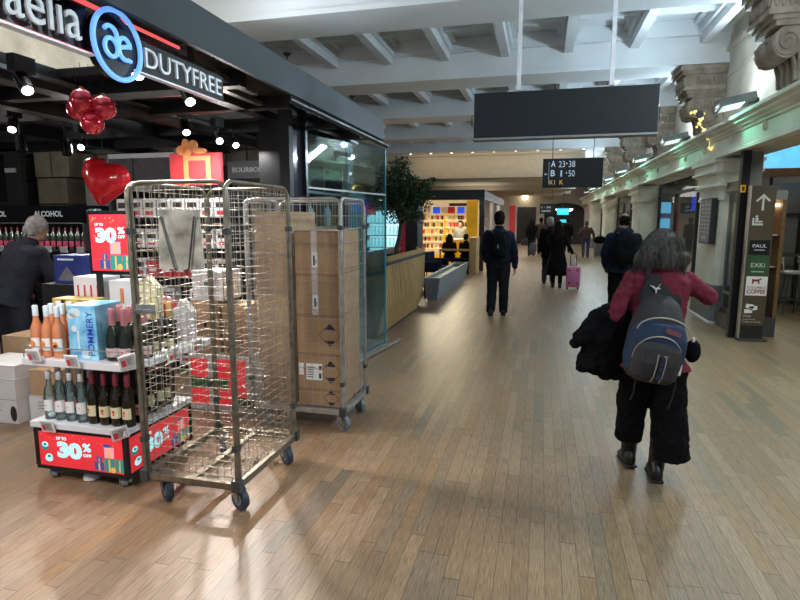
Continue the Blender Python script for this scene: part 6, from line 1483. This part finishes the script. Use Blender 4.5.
m = MB(); m.tube([(-.005, -.197, .175), (-.006, -.2, .12), (-.01, -.19, .04)], .013, 8); m.build('centre_band', 'ink', bp)
m = MB()
for z in (.15, .12, .09): m.box((-.016, -.222, z), (.004, -.212, z+.016))
m.box((-.022, -.206, .03), (.002, -.198, .055)); m.build('band_print', 'bpblue', bp)
for x in (-.105, .085): MB().tube([(x, -.165, .21), (x*1.05, -.18, .12), (x, -.16, .03)], .011, 8).build('seam_band', 'ink', bp)
m = MB()   # red stitched script on the blue panel
for i in range(8): m.tube([(-.0+.013*i, -.163+.0006*i, .322-.002*i), (.005+.013*i, -.165+.0006*i, .345-.002*i), (.009+.013*i, -.164+.0006*i, .325-.002*i)], .0016, 5)
m.tube([(0, -.162, .316), (.1, -.158, .303)], .0015, 5); m.build('stitched_script', 'orangebox', bp)
MB().box((.145, -.12, .07), (.165, -.09, .14)).build('side_tag', 'paper', bp, .002)
bp.scale = (.86, 1, .98)
# straps, yoke and bird emblem
for s, pts in (('l', [(-.085, .06, .50), (-.10, .06, .58), (-.11, .085, .70), (-.105, .13, .755), (-.11, .24, .73), (-.12, .28, .6)]), ('r', [(.09, .06, .50), (.12, .07, .60), (.135, .10, .70), (.13, .15, .74), (.13, .25, .70), (.15, .28, .58)])):
    m = MB()
    P = [V(p) for p in pts]; Q = []
    for i in range(len(P)-1):
        for k in range(5): Q.append(P[i].lerp(P[i+1], k/5))
    Q.append(P[-1])
    for a, b2 in zip(Q[:-1], Q[1:]):
        for o in (-.016, 0, .016): m.cap(a+V((o, 0, 0)), b2+V((o, 0, 0)), .010, n=8)
    blob(m, 'shoulder_strap', 'webbing', bp, .008, 4)
m = MB(); m.loft([(0, .045, .46, .15, .035), (.0, .055, .53, .15, .03), (-.03, .06, .60, .10, .02), (-.06, .07, .66, .05, .015)], p=2.6); blob(m, 'yoke', 'webbing', bp, .008, 4)
m = MB(); f = Fr((-.06, .018, .575)); 
m.prism([(-.045, .012), (-.012, .008), (-.002, .0), (.012, .004), (.03, .034), (.02, .006), (.038, -.002), (.012, -.008), (.01, -.04), (-.0, -.012), (-.02, .0)], f.O+f.n*.0, f.u, f.w, f.n, .004); m.build('bird_emblem', 'paper', bp)
m = MB(); m.tube([(.165, -.02, .10), (.185, -.03, .0), (.17, -.05, -.09), (.16, -.04, -.16)], .006, 6); m.build('strap_end', 'webbing', bp); m = MB(); m.tube([(-.09, -.03, .0), (-.095, -.06, -.09), (-.11, -.06, -.14)], .006, 6); m.build('strap_end', 'webbing', bp)
# black coat over her left arm
e = empty('jacket', (.42, 3.80, 0), 0, 'black coat draped over the left forearm of the woman in burgundy', 'coat')
m = MB()
m.chain([(.13, .0, 1.02), (.03, .02, 1.06), (-.04, .06, 1.02)], [.06, .085, .06])
for x0, z0, x1, z1, r0, r1 in ((.12, 1.04, .16, .74, .075, .07), (.04, 1.06, .04, .72, .085, .085), (.0, 1.0, -.04, .73, .075, .07), (-.05, 1.0, -.12, .90, .07, .055), (-.1, .93, -.175, .865, .06, .035), (-.02, .9, -.12, .71, .075, .05), (.18, .98, .2, .72, .06, .05), (.0, .85, .1, .69, .08, .06)):
    m.cap((x0, .03, z0), (x1, .0, z1), r0, r1)
blob(m, 'draped_cloth', 'blackcl', e, .009, 6, .045, .10, .018)
# small black pouch and white tissue at her right hip
e = empty('hip_pouch', (.985, 3.76, .80), 0, 'small black pouch with a white tissue at the right hip of the woman in burgundy', 'pouch')
m = MB(); m.ell((-.03, 0, .06), (.05, .05, .075)); blob(m, 'pouch_body', 'blackcl', e, .009, 4, .012, .05); m = MB(); m.ell((-.035, -.01, .135), (.012, .018, .022)); blob(m, 'tissue', 'paper', e, .006, 2, .01, .02)

bpy.context.view_layer.update()
